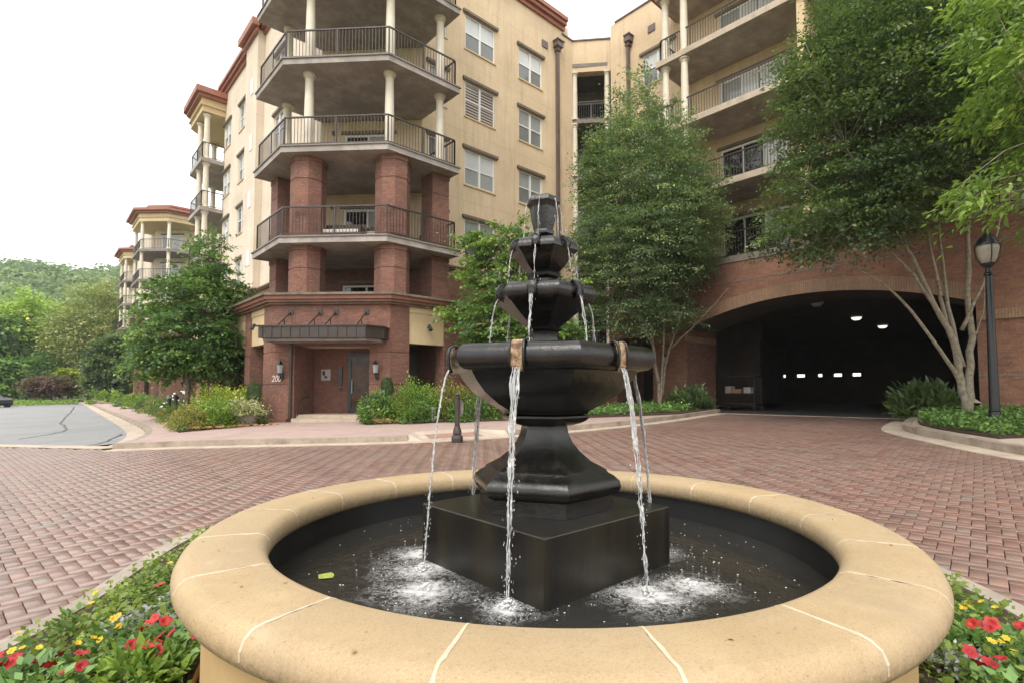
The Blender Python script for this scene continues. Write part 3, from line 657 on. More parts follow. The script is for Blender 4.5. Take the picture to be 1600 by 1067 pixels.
for k in range(6):
    th = -14+60*k
    def spout(ap, z, w, h, mat='spout'):
        mb = MB(); th_r = R(th); side = e_l*math.cos(th_r)-e_t*math.sin(th_r); out = e_t*math.cos(th_r)+e_l*math.sin(th_r)
        for dx0, dx1, mt in ((-w, w, 0),):
            pr = [(-.05*h/.13, .002), (-.012, .006), (.005, -.01*h/.13), (.011, -.05*h/.13), (.010, -.11*h/.13), (-.004, -h)]
            vs = []
            for dx in (dx0, dx1):
                for a_, b_ in pr: vs.append((FC[0]+out.x*(ap+a_)+side.x*dx, FC[1]+out.y*(ap+a_)+side.y*dx, z+b_))
                for a_, b_ in reversed(pr): vs.append((FC[0]+out.x*(ap+a_-.014)+side.x*dx, FC[1]+out.y*(ap+a_-.014)+side.y*dx, z+b_-.006))
            n = 12; fs = [(i, (i+1) % n, n+(i+1) % n, n+i) for i in range(n)]+[tuple(range(n)), tuple(range(2*n-1, n-1, -1))]
            mb.add(vs, fs)
        mb.build('spout', mat, fo)
        mb = MB()
        for sx in (-1, 1):
            c = sx*(w+.006)
            q = [(FC[0]+out.x*(ap+a_)+side.x*c, FC[1]+out.y*(ap+a_)+side.y*c, z+b_) for a_, b_ in ((-.045, -.012), (-.02, .008), (.006, -.004), (.016, -.045*h/.13), (.012, -.10*h/.13), (-.004, -h))]
            mb.tube(q, .007 if w > .02 else .004, 6)
        mb.build('spout_edge', 'stone', fo, smooth=True)
    spout(.592*.866, 1.535, .028, .135)
    spout(.288*.866, 1.872, .016, .085, 'stone')
    spout(.196*.866, 2.125, .011, .06, 'stone')
    stream(th, .508, 1.425, .645, .39, .024, 9)
    stream(th, .255, 1.80, .31, 1.50, .009, 5)
    stream(th, .172, 2.08, .205, 1.86, .003, 3)
    stream(th, .088, 2.36, .115, 2.12, .003, 2)
# fallen leaves and bits lying on the paving and the coping
M['litter'] = leaf('dry_leaf_litter', (.16, .10, .04), (.34, .25, .09), .1)
# leaves afloat
mb = MB()
for th, r_, s_ in ((-74, 1.12, .05), (-122, .8, .045)):
    c = fp(th, r_, .394); mb.add([(c[0]+s_*math.cos(i*.7)*(1 if i % 2 else .75), c[1]+s_*math.sin(i*.7)*(1 if i % 2 else .75), c[2]) for i in range(9)], [tuple(range(9))])
m, t, p = nodes('fallen_leaf'); t.links.new(mixc(t, ramp(t, noise(t, 30, 2), .4, .6), (.4, .42, .08), (.25, .33, .06)), p.inputs['Base Color']); M['fallen'] = m
for i, o in enumerate(('pale green leaf floating on the pool nearest the camera side', 'yellow leaf floating behind the square block of the fountain')):
    m2 = MB(); m2.v = mb.v[i*9:i*9+9]; m2.f = [tuple(range(9))]
    tag(m2.build('floating_leaf', 'fallen'), o, 'leaf')

# ================================================================== BUILDING
B = thing('apartment_building', (8.5, 21, 0), 'six-storey sand and red brick apartment building with octagonal corner balconies and a wide garage arch', 'building')
def simple(name, mat, f, parent=B, bevel=0): mb = MB(); f(mb); return mb.build(name, mat, parent, bevel=bevel)
LF = Line((8.5, 36.3), (8.5, 21.0)); TB = Line((8.5, 21.0), (11.45, 18.0)); WW = Line((11.45, 18), (20.77, 18)); RW = Line((22, 16.4), (22, -9))
ROOF = 20.55
# left facade with window openings
lh = []
for z in FL[1:5]:
    for y in (32.3, 35.6): lh.append((36.3-y-.75, 36.3-y+.75, z+.75, z+2.28))
    lh.append((36.3-26.9, 36.3-25.6, z+.55, z+2.28))
simple('wall', 'sand_left', lambda mb: LF.wall(mb, 6.6, ROOF, lh))
simple('brick_wall', 'brick', lambda mb: LF.wall(mb, 0, 6.45))
for i, h in enumerate(lh): window(LF, *h, B, ['mid', 'white', 'shutter'][i % 3] if i % 3 else 'mid')
for z in FL[1:5]: simple('blank_panel', 'white', lambda mb: LF.box(mb, 36.3-29.62, 36.3-29.2, .362, .39, z+1.35, z+2.2))
simple('pilaster', 'sand_left', lambda mb: LF.box(mb, 36.3-30.6, 36.3-28.6, 0.003, .36, 6.6, 20.22))
# window wall
wh = []
for z in FL[1:5]:
    wh += [(13.62-11.45, 15.34-11.45, z+.72, z+2.28), (16.86-11.45, 18.45-11.45, z+.72, z+2.28), (11.75-11.45, 12.62-11.45, z+.72, z+2.28)]
simple('wall', 'sand', lambda mb: WW.wall(mb, 6.6, ROOF, wh, u1=9.0))
simple('wall', 'sand', lambda mb: (WW.box(mb, 9.0, 9.32, -.25, .0, 6.6, 20.0), WW.box(mb, 9.0, 9.32, -.25, 0, .1, 6.6)))
simple('brick_wall', 'brick_or', lambda mb: WW.wall(mb, 0, 6.45, [(.6, 2.0, .2, 3.0), (4.2, 6.4, 3.7, 5.6)], u1=9.0))
st = {3: ('white', 'white', 'mid'), 2: ('shutter', 'mid', 'mid'), 1: ('mid', 'mid', 'mid'), 0: ('mid', 'mid', 'mid')}
for i, h in enumerate(wh): window(WW, *h, B, st[i//3][i % 3])
window(WW, 4.2, 6.4, 3.7, 5.6, B, 'dark', cols=3)
simple('wall_panel', 'sand_plain', lambda mb: WW.box(mb, .3, 3.4, .002, .06, 3.0, 4.3))
for ln, e in ((LF, LF.L), (WW, 9.0)):
    simple('ledge', 'mold', lambda mb: (ln.box(mb, 0, e, .0, .09, 6.45, 6.6), ln.box(mb, 0, e, 0.09, .15, 6.52, 6.6)))
# cornices
def cornice(ln, u0, u1, zz=19.7, parent=B, mat='terra'):
    return simple('cornice', mat, lambda mb: (ln.box(mb, u0, u1, .003, .12, zz, zz+.2), ln.box(mb, u0, u1, .003, .27, zz+.2, zz+.38), ln.box(mb, u0, u1, -.3, .38, zz+.38, zz+.58)), parent)
cornice(LF, -.4, LF.L, 20.05); cornice(WW, 0, 8.62, 20.2)
simple('cornice', 'terra', lambda mb: (LF.box(mb, 5.5, 7.9, .385, .52, 20.0, 20.23), LF.box(mb, 5.4, 8.0, .383, .74, 20.23, 20.6)))
# tower back walls and decks
TD = [(5.95, 21.0), (5.95, 18.1), (8.5, 15.45), (11.45, 15.45), (11.45, 18), (8.5, 21)]
for i, z in enumerate(FL):
    top = FL[i+1]-.25 if i < 5 else ROOF
    if z == FL[5]: break
    simple('wall', 'brick' if i == 0 else 'sand', lambda mb: TB.wall(mb, z, top))
    if i: sliding_door(TB, 1.1, 2.9, z+.03, z+2.1, B, panes=2, mats=('pane_dark', 'pane_mid'))
sliding_door(TB, 1.1, 2.9, 3.48, 5.5, B, panes=2, mats=('pane_dark',))
for i, z in enumerate(FL[1:]):
    d = simple('balcony', 'slab', lambda mb: (mb.prism(TD, z-.24, z-.05)))
    E_ = [(5.91, 21.04), (5.91, 18.08), (8.48, 15.41), (11.49, 15.41), (11.49, 17.99), (8.45, 21.04)]
    simple('slab_edge', 'slab_edge', lambda mb: mb.prism(E_, z-.05, z), d)
    if i < 4: railing([(6.08, 20.9), (6.08, 18.17), (8.57, 15.58), (11.32, 15.58), (11.32, 17.9)], z, d)
for i in (0, 1):
    z0 = FL[i]; z1 = FL[i+1]-.24
    for c in ((6.97, 18.26), (9.09, 16.14)): brick_column(c, z0, z1, B, r=.6)
    for c in ((6.95, 20.65), (11.0, 16.35)): brick_column(c, z0, z1, B, r=.52, n=4)
for i in (2, 3, 4):
    for c in ((6.85, 18.05), (8.9, 16.1), (7.0, 20.6), (11.0, 16.1)): column(c, FL[i], FL[i+1]-.24, B)
simple('tower_roof', 'terra', lambda mb: (mb.prism([(5.5, 21.4), (5.5, 17.9), (8.3, 15.0), (11.9, 15.0), (11.9, 17.7), (8.5, 21.4)], 19.3, 19.7)))  # unseen above the frame, added for the shadow it casts
simple('tower_roof_fascia', 'sand_plain', lambda mb: (mb.prism(TD, 18.755, 19.3)))
# podium
PX, PY = 5.87, 15.57
PL = Line((PX, 34.0), (PX, 18.42)); PC = Line((PX, 18.42), (8.72, PY)); PR = Line((8.72, PY), (11.7, PY)); PT = Line((11.7, PY), (11.7, 18.0))
def pier(ln, u0, u1, z0=.0, z1=4.2, depth=.55, name='brick_pier'):
    def f(mb):
        zc = [z0, 1.55, 2.62, z1]
        for i in range(3):
            a = zc[i]+(.02 if i else 0); b = zc[i+1]-(.02 if i < 2 else 0)
            ln.box(mb, u0, u1, -depth, 0, a, b)
            if i < 2: ln.box(mb, u0+.015, u1-.015, -depth+.015, -.02, b, b+.04)
    return simple(name, 'brick', f)
pier(PL, 15.58-.75, 15.58)
for y0 in (20.69, 23.22, 25.8, 28.4, 31.0): pier(PL, 34-y0-.66, 34-y0)
for y0, y1 in ((19.17, 20.69), (21.35, 23.22), (23.88, 25.8), (26.46, 28.4), (29.06, 31.0)):
    simple('wall_panel', 'sand_plain', lambda mb: (PL.box(mb, 34-y1+.002, 34-y0-.002, -.3, -.05, 2.95, 4.0), PL.box(mb, 34-y1+.002, 34-y0-.002, -.3, -.02, 4.0, 4.2)))
pier(PC, 0, .82, depth=.5); pier(PC, 3.35, PC.L, depth=.5)
simple('brick_lintel', 'brick', lambda mb: PC.box(mb, .825, 3.345, -.5, -.003, 2.85, 4.2))
pier(PR, 0, .74); pier(PR, 2.18, 2.98)
simple('wall_panel', 'sand_plain', lambda mb: (PR.box(mb, .742, 2.178, -.3, -.05, 2.95, 4.0), PR.box(mb, .742, 2.178, -.3, -.02, 4.0, 4.2)))
pier(PT, .56, 2.4, depth=.4)
simple('podium_deck', 'slab', lambda mb: mb.prism([(PX+.32, 34), (PX+.32, 18.56), (8.86, PY+.32), (11.4, PY+.32), (11.4, 17.99), (8.49, 21.0), (8.49, 34)], 3.15, 3.44))
MP = lambda o: [(PX-o, 34.2), (PX-o, 18.42-o*.41), (8.72-o*.41, PY-o), (11.7+o, PY-o), (11.7+o, 17.98)]
def mold(mb, o0, o1, z0, z1):
    A = MP(o0); C = MP(o1)
    for i in range(4): q = [C[i], C[i+1], A[i+1], A[i]]; mb.prism(q, z0, z1)
simple('moulding', 'mold', lambda mb: (mold(mb, -.3, .10, 4.2, 4.27), mold(mb, -.3, .2, 4.27, 4.36)))
simple('moulding', 'terra', lambda mb: mold(mb, -.3, .27, 4.36, 4.48))
simple('moulding', 'moldtop', lambda mb: (mold(mb, -.3, .36, 4.48, 4.56)))
# entry vestibule
VB = Line((6.45+1.2, 17.85+1.2), (8.24+1.25, 16.06+1.25))
simple('vestibule', 'brick', lambda mb: (PC.wall(mb, 0, 3.0, [], u0=.3, u1=3.9) if 0 else None, PC.box(mb, .3, 3.9, -1.8, -1.6, .1, 3.1), PC.box(mb, .45, .815, -1.6, -.505, .1, 2.84), PC.box(mb, 3.352, 3.7, -1.6, -.505, .1, 2.84)))
simple('vestibule_ceiling', 'cream', lambda mb: PC.box(mb, .3, 3.9, -1.59, -.51, 2.86, 2.95))
steps = simple('entrance_step', 'ledge', lambda mb: (PC.box(mb, .84, 3.33, -1.59, -.15, .0, .54), PC.box(mb, .84, 3.33, -.149, .22, .0, .43)))
door = simple('entrance_door', 'black', lambda mb: (PC.box(mb, 2.08, 2.2, -1.598, -1.53, .54, 2.70), PC.box(mb, 3.16, 3.28, -1.598, -1.53, .54, 2.70), PC.box(mb, 2.2, 3.16, -1.598, -1.53, 2.56, 2.70), PC.box(mb, 2.2, 3.16, -1.598, -1.54, .54, .74), PC.box(mb, 2.2, 3.16, -1.598, -1.54, 1.42, 1.50)))
m, t, p = nodes('warm_lobby_glass'); t.links.new(mixc(t, ramp(t, noise(t, 2, 3), .4, .65), (.035, .02, .015), (.12, .06, .03)), p.inputs['Base Color']); p.inputs['Roughness'].default_value = .12; p.inputs['Specular IOR Level'].default_value = .25; M['lobby'] = m
simple('door_glass', 'lobby', lambda mb: (PC.box(mb, 2.2, 3.16, -1.58, -1.56, .74, 1.42), PC.box(mb, 2.2, 3.16, -1.58, -1.56, 1.50, 2.56)), door)
simple('door_handle', 'plate', lambda mb: PC.box(mb, 2.23, 2.26, -1.53, -1.48, 1.25, 1.75), door)
simple('notice_plate', 'plate', lambda mb: (PC.box(mb, 1.08, 1.42, -1.598, -1.57, 1.72, 2.12)))
simple('notice_mark', 'black', lambda mb: (PC.box(mb, 1.13, 1.22, -1.569, -1.565, 1.9, 2.06), PC.box(mb, 1.2, 1.3, -1.569, -1.565, 1.8, 1.88)))
simple('intercom', 'black', lambda mb: (PC.box(mb, 1.72, 1.86, -1.598, -1.54, 1.55, 2.2), PC.box(mb, 1.76, 1.84, -1.54, -1.5, 1.35, 1.45)))
hr = MB(); hr.tube([PC.p(.95, -.9, 1.15), PC.p(1.0, -.3, 1.1), PC.p(1.0, .1, .95), PC.p(1.0, .1, .5)], .02); hr.build('handrail', 'black', B)
def number():
    cu = bpy.data.curves.new('house_number', 'FONT'); cu.body = '200'; cu.size = .30; cu.extrude = .012; cu.shear = .15
    tmp = bpy.data.objects.new('tmp', cu); COL.objects.link(tmp); bpy.context.view_layer.update()
    me = bpy.data.meshes.new_from_object(tmp.evaluated_get(bpy.context.evaluated_depsgraph_get())); bpy.data.objects.remove(tmp)
    for v in me.vertices:
        x, y, z = v.co; v.co = PC.p(.07+x*.70, .03+z, 1.64+y)
    o = bpy.data.objects.new('house_number', me); COL.objects.link(o); me.materials.clear(); me.materials.append(M['cushion']); o.parent = B; o.matrix_parent_inverse = Matrix.Translation(-base(B))
number()
# canopy
can = thing('entrance_canopy', PC.p(2, .5, 3.0), 'dark bronze seamed metal canopy hung on four rods over the entrance door', 'canopy')
cpoly = [(.1, .004), (.1, 1.0), (3.55, 1.0), (3.98, .5), (3.98, .004)]
def inset(o): return [(.1+o, .004), (.1+o, 1.0-o), (3.55-o*.4, 1.0-o), (3.98-o, .5-o*.4), (3.98-o, .004)]
simple('fascia', 'metal', lambda mb: mb.prism([PC.p(u, n, 0)[:2] for u, n in cpoly][::-1], 3.0, 3.36), can)
simple('soffit', 'slab_edge', lambda mb: mb.prism([PC.p(u, n, 0)[:2] for u, n in inset(.1)][::-1], 2.9, 2.999), can)
simple('canopy_cap', 'metal', lambda mb: mb.prism([PC.p(u, n, 0)[:2] for u, n in [(.05, .004), (.05, 1.05), (3.57, 1.05), (4.03, .52), (4.03, .004)]][::-1], 3.361, 3.40), can)
sm = MB()
for i in range(12): u = .22+i*.3; PC.box(sm, u, u+.022, 1.001, 1.022, 3.002, 3.36)
sm.build('seam', 'metal', can)
for u in (.66, 1.66, 2.2, 3.23):
    mb = MB(); mb.tube([PC.p(u, .0, 3.95), PC.p(u-.02, .85, 3.42)], .022); mb.tube([PC.p(u-.03, .42, 3.70), PC.p(u-.02, .35, 3.41)], .018); PC.box(mb, u-.09, u+.09, .0, .03, 3.86, 4.04); mb.build('rod', 'metal', can)
# downspouts
def downspout(c, ztop, zbot, head, r=.06, mat='downpipe'):
    mb = MB()
    if head: mb.prism([(c[0]-.13, c[1]-.13), (c[0]+.13, c[1]-.13), (c[0]+.13, c[1]+.11), (c[0]-.13, c[1]+.11)], ztop-.52, ztop-.34); mb.prism([(c[0]-.22, c[1]-.22), (c[0]+.22, c[1]-.22), (c[0]+.22, c[1]+.11), (c[0]-.22, c[1]+.11)], ztop-.34, ztop-.06); mb.prism([(c[0]-.27, c[1]-.27), (c[0]+.27, c[1]-.27), (c[0]+.27, c[1]+.11), (c[0]-.27, c[1]+.11)], ztop-.06, ztop)
    mb.box(c[0]-r*1.4, c[0]+r*1.4, c[1]-r, c[1]+r, zbot, ztop-.5)
    return mb.build('downspout', mat, B)
downspout((19.5, 17.88), 19.35, 3.6, True); downspout((21.85, 15.2), 19.35, 3.6, True)
dp = MB(); dp.tube([PC.p(.72, .06, 3.0), PC.p(.72, .06, .45), PC.p(.70, .22, .36)], .05, 8); dp.build('downspout', 'metal', B)
# loggia in the corner
simple('parapet', 'sand', lambda mb: (mb.prism([(20.772, 18.01), (22.17, 16.42), (22.02, 15.6), (22.6, 15.6), (22.6, 16.6), (21.0, 18.4), (20.772, 18.4)], 18.3, 20.0)))
simple('coping', 'downpipe', lambda mb: mb.prism([(19.95, 17.93), (20.76, 17.93), (22.12, 16.38), (22.12, 15.6), (22.65, 15.6), (22.65, 16.65), (21.05, 18.45), (19.95, 18.45)], 20.0, 20.07))
LG = Line((21.2, 21.2), (25.2, 16.6))
for i in range(5):
    simple('loggia_wall', 'dark' if 0 else 'slab', lambda mb: (mb.prism([(20.75, 18.25), (20.95, 18.25), (20.95, 21.4), (20.75, 21.4)], FL[i], FL[i+1]-.2), mb.prism([(22.25, 16.0), (25.2, 16.0), (25.2, 16.15), (22.25, 16.15)], FL[i], FL[i+1]-.2), LG.box(mb, 0, LG.L, -.2, 0, FL[i], FL[i+1]-.2)))
    sliding_door(LG, 2.2, 4.2, FL[i]+.02, FL[i]+2.1, B, panes=2, mats=('pane_dark',))
    for c in ((20.95, 18.0), (22.1, 16.72)): column(c, FL[i], FL[i+1]-.2 if i < 4 else 18.3, B, r=.15)
LP = [(20.77, 18.05), (20.8, 17.9), (22.2, 16.35), (22.3, 16.2), (25.2, 16.2), (25.2, 18), (21.5, 21.3), (20.95, 21.3), (20.95, 18.05)]
for i in range(6):
    z = FL[i]
    o = simple('balcony', 'slab_edge', lambda mb: mb.prism([(20.78, 17.98), (20.86, 17.86), (22.14, 16.46), (22.24, 16.3), (25.1, 16.3), (25.1, 18), (21.4, 21.2), (20.9, 21.2)], z-.2, z))
    if i < 5: railing([(20.95, 18.0), (22.15, 16.62)], z, o)
simple('brick_wall', 'brick_or', lambda mb: mb.prism([(19.9, 15.0), (22.0, 15.0), (22.0, 16.5), (20.85, 17.8), (20.7, 17.96), (19.9, 17.96)], 0, 3.4))
# right wing
rh = []
DZ = [(10.40, 7.80), (4.6, 2.0), (-2.6, -5.2)]
simple('wall', 'sand', lambda mb: (RW.wall(mb, 6.5, 20.6, [(1.95, 3.65, z+.72, z+2.28) for z in FL[1:5]])))
for z in FL[1:5]:
    window(RW, 1.95, 3.65, z+.72, z+2.28, B, 'white' if z > 15 else 'mid')
    for k, (ya, yb) in enumerate(DZ): sliding_door(RW, 16.4-ya, 16.4-yb, z+.03, z+2.08, B, mats=('pane_dark', 'pane_dark', 'pane_white') if z < 11 else ('pane_mid', 'pane_white', 'pane_white'))
simple('coping', 'downpipe', lambda mb: RW.box(mb, 0.3, 3.6, -.35, .06, 20.6, 20.68))
def vents(mb):
    for y in (14.1,): RW.box(mb, 16.4-y, 16.4-y+.4, .0, .05, 19.0, 19.35)
    WW.box(mb, 7.0, 7.4, 0, .05, 18.7, 19.05)
simple('vent', 'downpipe', vents)
for z in FL[1:]:
    y1 = 12.3
    d = simple('balcony', 'slab', lambda mb: mb.prism([(19.9, -9), (22, -9), (22, y1), (19.9, y1)], z-.24, z-.06))
    simple('slab_edge', 'slab_edge' if z < 7 else 'ledge', lambda mb: (mb.box(19.82, 19.899, -9, y1+.06, z-.22, z+.03), mb.box(19.9, 22, y1, y1+.06, z-.22, z+.03), mb.box(19.9, 22, -9, y1, z-.06, z)), d)
    if z < 18:
        railing([(22, 12.2), (20.0, 12.2), (20.0, 6.62)], z, d); railing([(20.0, 6.38), (20.0, -2.2)], z, d)
        zt = z+3.05-.24
        for c in ((20.15, 12.05), (20.08, 11.12), (20.08, 2.0), (20.08, 1.0)): column(c, z, zt, B)
        for ya, yb in ((6.38, 6.64), (-2.5, -2.2)): simple('partition', 'sand_plain', lambda mb: mb.box(19.95, 22, ya, yb, z, zt))
simple('wing_roof', 'terra', lambda mb: (mb.box(19.35, 22.4, -9.4, 12.75, 19.0, 19.3), mb.box(19.5, 22.3, -9.3, 12.6, 18.755, 19.0)))
simple('wing_roof', 'roof', lambda mb: mb.box(19.6, 22.3, -9.2, 12.5, 19.3, 20.0))
# garage front with an arched opening
YC, HS, SP, RS = 6.6, 4.5, 3.86, .86
RAD = (HS*HS+RS*RS)/(2*RS); ZC = SP+RS-RAD
def arch(y, rad=RAD): return ZC+math.sqrt(max(0, rad*rad-(y-YC)**2))
mb = MB(); n = 40
for dx in (19.85,):
    for i in range(n):
        a = YC-HS+2*HS*i/n; b = YC-HS+2*HS*(i+1)/n
        mb.add([(dx, a, arch(a)), (dx, b, arch(b)), (dx, b, 6.26), (dx, a, 6.26)], [(0, 1, 2, 3)])
for a, b, z0, z1 in ((YC+HS, 12.7, 0, 6.26), (12.7, 14.6, 3.7, 6.26), (14.6, 15.02, 0, 6.26), (-9, YC-HS, 0, 6.26)):
    mb.add([(19.85, a, z0), (19.85, b, z0), (19.85, b, z1), (19.85, a, z1)], [(0, 1, 2, 3)])
for a, b in ((12.7, 12.7), (14.6, 14.6)): mb.add([(19.85, a, 0), (22, a, 0), (22, a, 3.7), (19.85, a, 3.7)], [(0, 1, 2, 3)])
mb.add([(19.85, 12.7, 3.7), (19.85, 14.6, 3.7), (22, 14.6, 3.7), (22, 12.7, 3.7)], [(0, 1, 2, 3)])
mb.add([(19.85, 15.02, 3.45), (19.85, 15.02, 6.26), (22, 15.02, 6.26), (22, 15.02, 3.45)], [(0, 1, 2, 3)])
mb.build('brick_wall', 'brick_or', B)
simple('recess_shade_strip', 'slab_edge', lambda mb: (mb.box(19.838, 19.849, -9, 15, 5.52, 5.56), mb.box(19.838, 19.849, -9, YC-HS, 1.75, 1.79), mb.box(19.838, 19.849, YC+HS, 12.7, 1.75, 1.79)))  # dark strips proud of the wall, painting the shade of recessed courses
mb = MB()
for i in range(n):
    a = -1+2*i/n; b = -1+2*(i+1)/n; q = []
    for w in (a, b):
        y = YC+HS*w; nrm = Vector((0, y-YC, arch(y)-ZC)).normalized(); q.append(((y, arch(y)-.0), (y+nrm.y*.45, arch(y)+nrm.z*.45)))
    (i0, o0), (i1, o1) = q
    mb.hexa([(19.80, *i0), (19.80, *i1), (19.846, *i1), (19.846, *i0), (19.80, *o0), (19.80, *o1), (19.846, *o1), (19.846, *o0)])
mb.build('arch_ring', 'brick_tan', B)
for bx in ((19.79, 19.846, YC+HS+.01, 12.7, 3.36, 3.60), (19.79, 19.846, -9, YC-HS-.01, 3.32, 3.60), (19.9, 22.3, YC+HS-.05, YC+HS-.002, 3.36, 3.6)): simple('impost_band', 'brick_tan', lambda mb: mb.box(*bx))
mb = MB()
for i in range(n):
    a = YC-HS+2*HS*i/n; b = YC-HS+2*HS*(i+1)/n
    mb.add([(19.852, a, arch(a)), (19.852, b, arch(b)), (22.3, b, arch(b)+.02), (22.3, a, arch(a)+.02)], [(0, 1, 2, 3)])
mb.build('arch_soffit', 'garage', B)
for yj in (YC+HS, YC-HS): simple('brick_jamb', 'brick', lambda mb: mb.add([(19.852, yj, .3), (22.3, yj, .3), (22.3, yj, SP), (19.852, yj, SP)], [(0, 1, 2, 3)]))
def gar(mb):
    mb.box(22.0, 46, -12, -11.8, .3, 5.1); mb.box(22.0, 40.5, 15.2, 15.4, .3, 5.1); mb.box(40.4, 40.5, 15.41, 19, .3, 5.1); mb.box(40.51, 46, 19, 19.2, .3, 5.1)
    mb.box(22.31, 22.5, YC+HS+.01, 12.6, 2.6, 5.0)
    mb.box(22.31, 22.5, -11.8, YC-HS-.01, .3, 5.0)
    mb.box(27, 27.4, 11.1, 15.2, .3, 5.0)
    # far wall with slots of daylight
    e = [-11.8, 11.4, 12.0, 12.65, 13.25, 14.0, 14.35, 15.25, 15.9, 16.7, 16.95, 19.2]
    for i in range(0, len(e), 2): mb.box(45.5, 45.8, e[i], e[i+1], 2.48, 2.72)
    mb.box(45.5, 45.8, -11.8, 19.2, .3, 2.48); mb.box(45.5, 45.8, -11.8, 19.2, 2.72, 5.1)
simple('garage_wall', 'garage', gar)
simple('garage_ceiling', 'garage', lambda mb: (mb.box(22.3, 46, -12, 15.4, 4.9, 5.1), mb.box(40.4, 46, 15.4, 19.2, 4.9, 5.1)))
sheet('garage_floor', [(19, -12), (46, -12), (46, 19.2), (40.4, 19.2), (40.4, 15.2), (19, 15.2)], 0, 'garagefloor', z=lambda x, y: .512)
sheet('garage_threshold', [(18.6, 2.6), (19.0, 2.6), (19.0, 11), (18.6, 11)], .006, 'concrete')
for i, (x, y) in enumerate(((23.2, 7.25), (28.9, 7.35), (33.6, 7.35))):
    ln_ = thing('ceiling_light', (x, y, 4.9), ['unlit round garage ceiling lamp just inside the arch', 'bright square lamp in the middle of the garage ceiling', 'bright lamp deepest inside the garage ceiling'][i], 'ceiling lamp', 'garage ceiling lamps')
    simple('housing', 'plate', lambda mb: mb.lathe([(.24, 4.82), (.26, 4.895)], 12, (x, y)), ln_)
    simple('lamp_lens', 'lamp_on' if i else 'plate', lambda mb: mb.lathe([(.12, 4.70), (.2, 4.76), (.22, 4.819)], 12, (x, y)), ln_)
# solid cores behind the facades
simple('building_core', 'roof', lambda mb: (mb.prism([(8.75, 36.2), (8.75, 21.3), (11.7, 18.28), (20.5, 18.28), (20.5, 30), (8.75, 36.2)][:-1], 0.1, 20.5), mb.box(22.27, 40, -8.9, 15.9, 5.15, 20.5), mb.box(20.96, 40, 21.5, 36, 0.1, 20.0), mb.box(25.3, 40, 16.0, 21.45, 0.1, 20)))
# near-black panel standing in for the shade inside the ground floor openings
simple('shade_panel', 'dark', lambda mb: (mb.box(6.5, 8.4, 21.0, 21.1, .1, 3.1)))
# bay with corner balconies at the far end of the left facade
BD = [(7.2, 39.4), (7.2, 36.2), (8.5, 36.2), (8.5, 36.32), (10.4, 36.32), (10.4, 41), (8.8, 41)]
def grow(P, o):
    n = len(P); out = []
    for i in range(n):
        a, b, c = Vector(P[i-1]), Vector(P[i]), Vector(P[(i+1) % n]); u = (b-a).normalized(); v = (c-b).normalized()
        n1 = Vector((u.y, -u.x)); n2 = Vector((v.y, -v.x)); w = (n1+n2); w = w/max(.4, w.dot(n1)); out.append((b.x+w.x*o, b.y+w.y*o))
    return out
for z in FL[1:5]:
    d = simple('balcony', 'slab', lambda mb: mb.prism(BD, z-.24, z))
    railing([(8.5, 36.35), (7.32, 36.35), (7.32, 39.3), (8.8, 40.85), (10.3, 40.85)], z, d, step=.16)
    for c in ((7.55, 36.5), (7.5, 38.0), (8.9, 40.7)): column(c, z, z+2.81, B, r=.17)
simple('bay_roof', 'sand_plain', lambda mb: (mb.prism(BD, 18.6, 18.95), mb.prism(grow(BD, .12), 18.95, 19.0), mb.prism(grow(BD, .04), 19.0, 19.4)))
simple('bay_cornice', 'terra', lambda mb: (mb.prism(grow(BD, .25), 19.4, 19.6), mb.prism(grow(BD, .42), 19.6, 19.95)))
for c in ((7.6, 36.6), (7.6, 38.8)): brick_column(c, 0.1, 6.26, B, r=.5, n=4)

# far buildings along the street
def far_block(loc, D, core, label, n0=3):
    F = thing('apartment_building', (*loc, 0), label, 'building', 'apartment buildings farther along the street')
    simple('wall', 'sand_left', lambda mb: mb.prism(core, 6.6, 20.0), F)
    simple('brick_wall', 'brick', lambda mb: mb.prism(grow(core, -.02), 0, 6.55), F)
    for z in FL[1:5]:
        d = simple('balcony', 'slab_edge', lambda mb: mb.prism(D, z-.26, z), F)
        railing([grow(D, -.15)[i] for i in range(len(D)-1)], z, d, step=.16)
        for i in range(len(D)-1):
            c = grow(D, -.32)[i]
            (column if z > 9 else lambda c, a, b, P, r: brick_column(c, a, b, P, r=.5, n=4))(c, z, z+2.79, F, r=.17)
    for i in range(len(D)-1): brick_column(grow(D, -.45)[i], .1, 6.2, F, r=.55, n=4)
    simple('fascia', 'sand_plain', lambda mb: (mb.prism(D, 18.5, 18.9), mb.prism(grow(D, .1), 18.9, 18.96), mb.prism(grow(D, .03), 18.96, 19.3)), F)
    simple('cornice', 'terra', lambda mb: (mb.prism(grow(D, .3), 19.3, 19.5), mb.prism(grow(D, .55), 19.5, 19.75), mb.prism(grow(D, -1.0), 19.75, 20.2), mb.prism(grow(D, -.7), 20.2, 20.4)), F)
    return F
FD = [(7.48, 69), (7.48, 64.22), (9.65, 62.05), (14.5, 62.05), (14.5, 69)]
F1 = far_block((9, 64), FD, [(9.3, 80), (9.3, 66.5), (11.8, 64.0), (30, 64.0), (30, 80)], 'pale balconied apartment building standing beyond the left end of the main facade')
FW = Line((9.3, 66.5), (11.8, 64.0))
for z in FL[1:5]: sliding_door(FW, .8, 2.8, z+.03, z+2.1, F1, panes=2, mats=('pane_mid', 'pane_white'))
far_block((9, 84), [(8.2, 88), (8.2, 83.5), (9.6, 82), (13, 82), (13, 88)], [(9.4, 99), (9.4, 84.5), (10.4, 83.6), (26, 83.6), (26, 99)], 'farthest apartment building, mostly hidden, showing only its narrow left edge of columns')

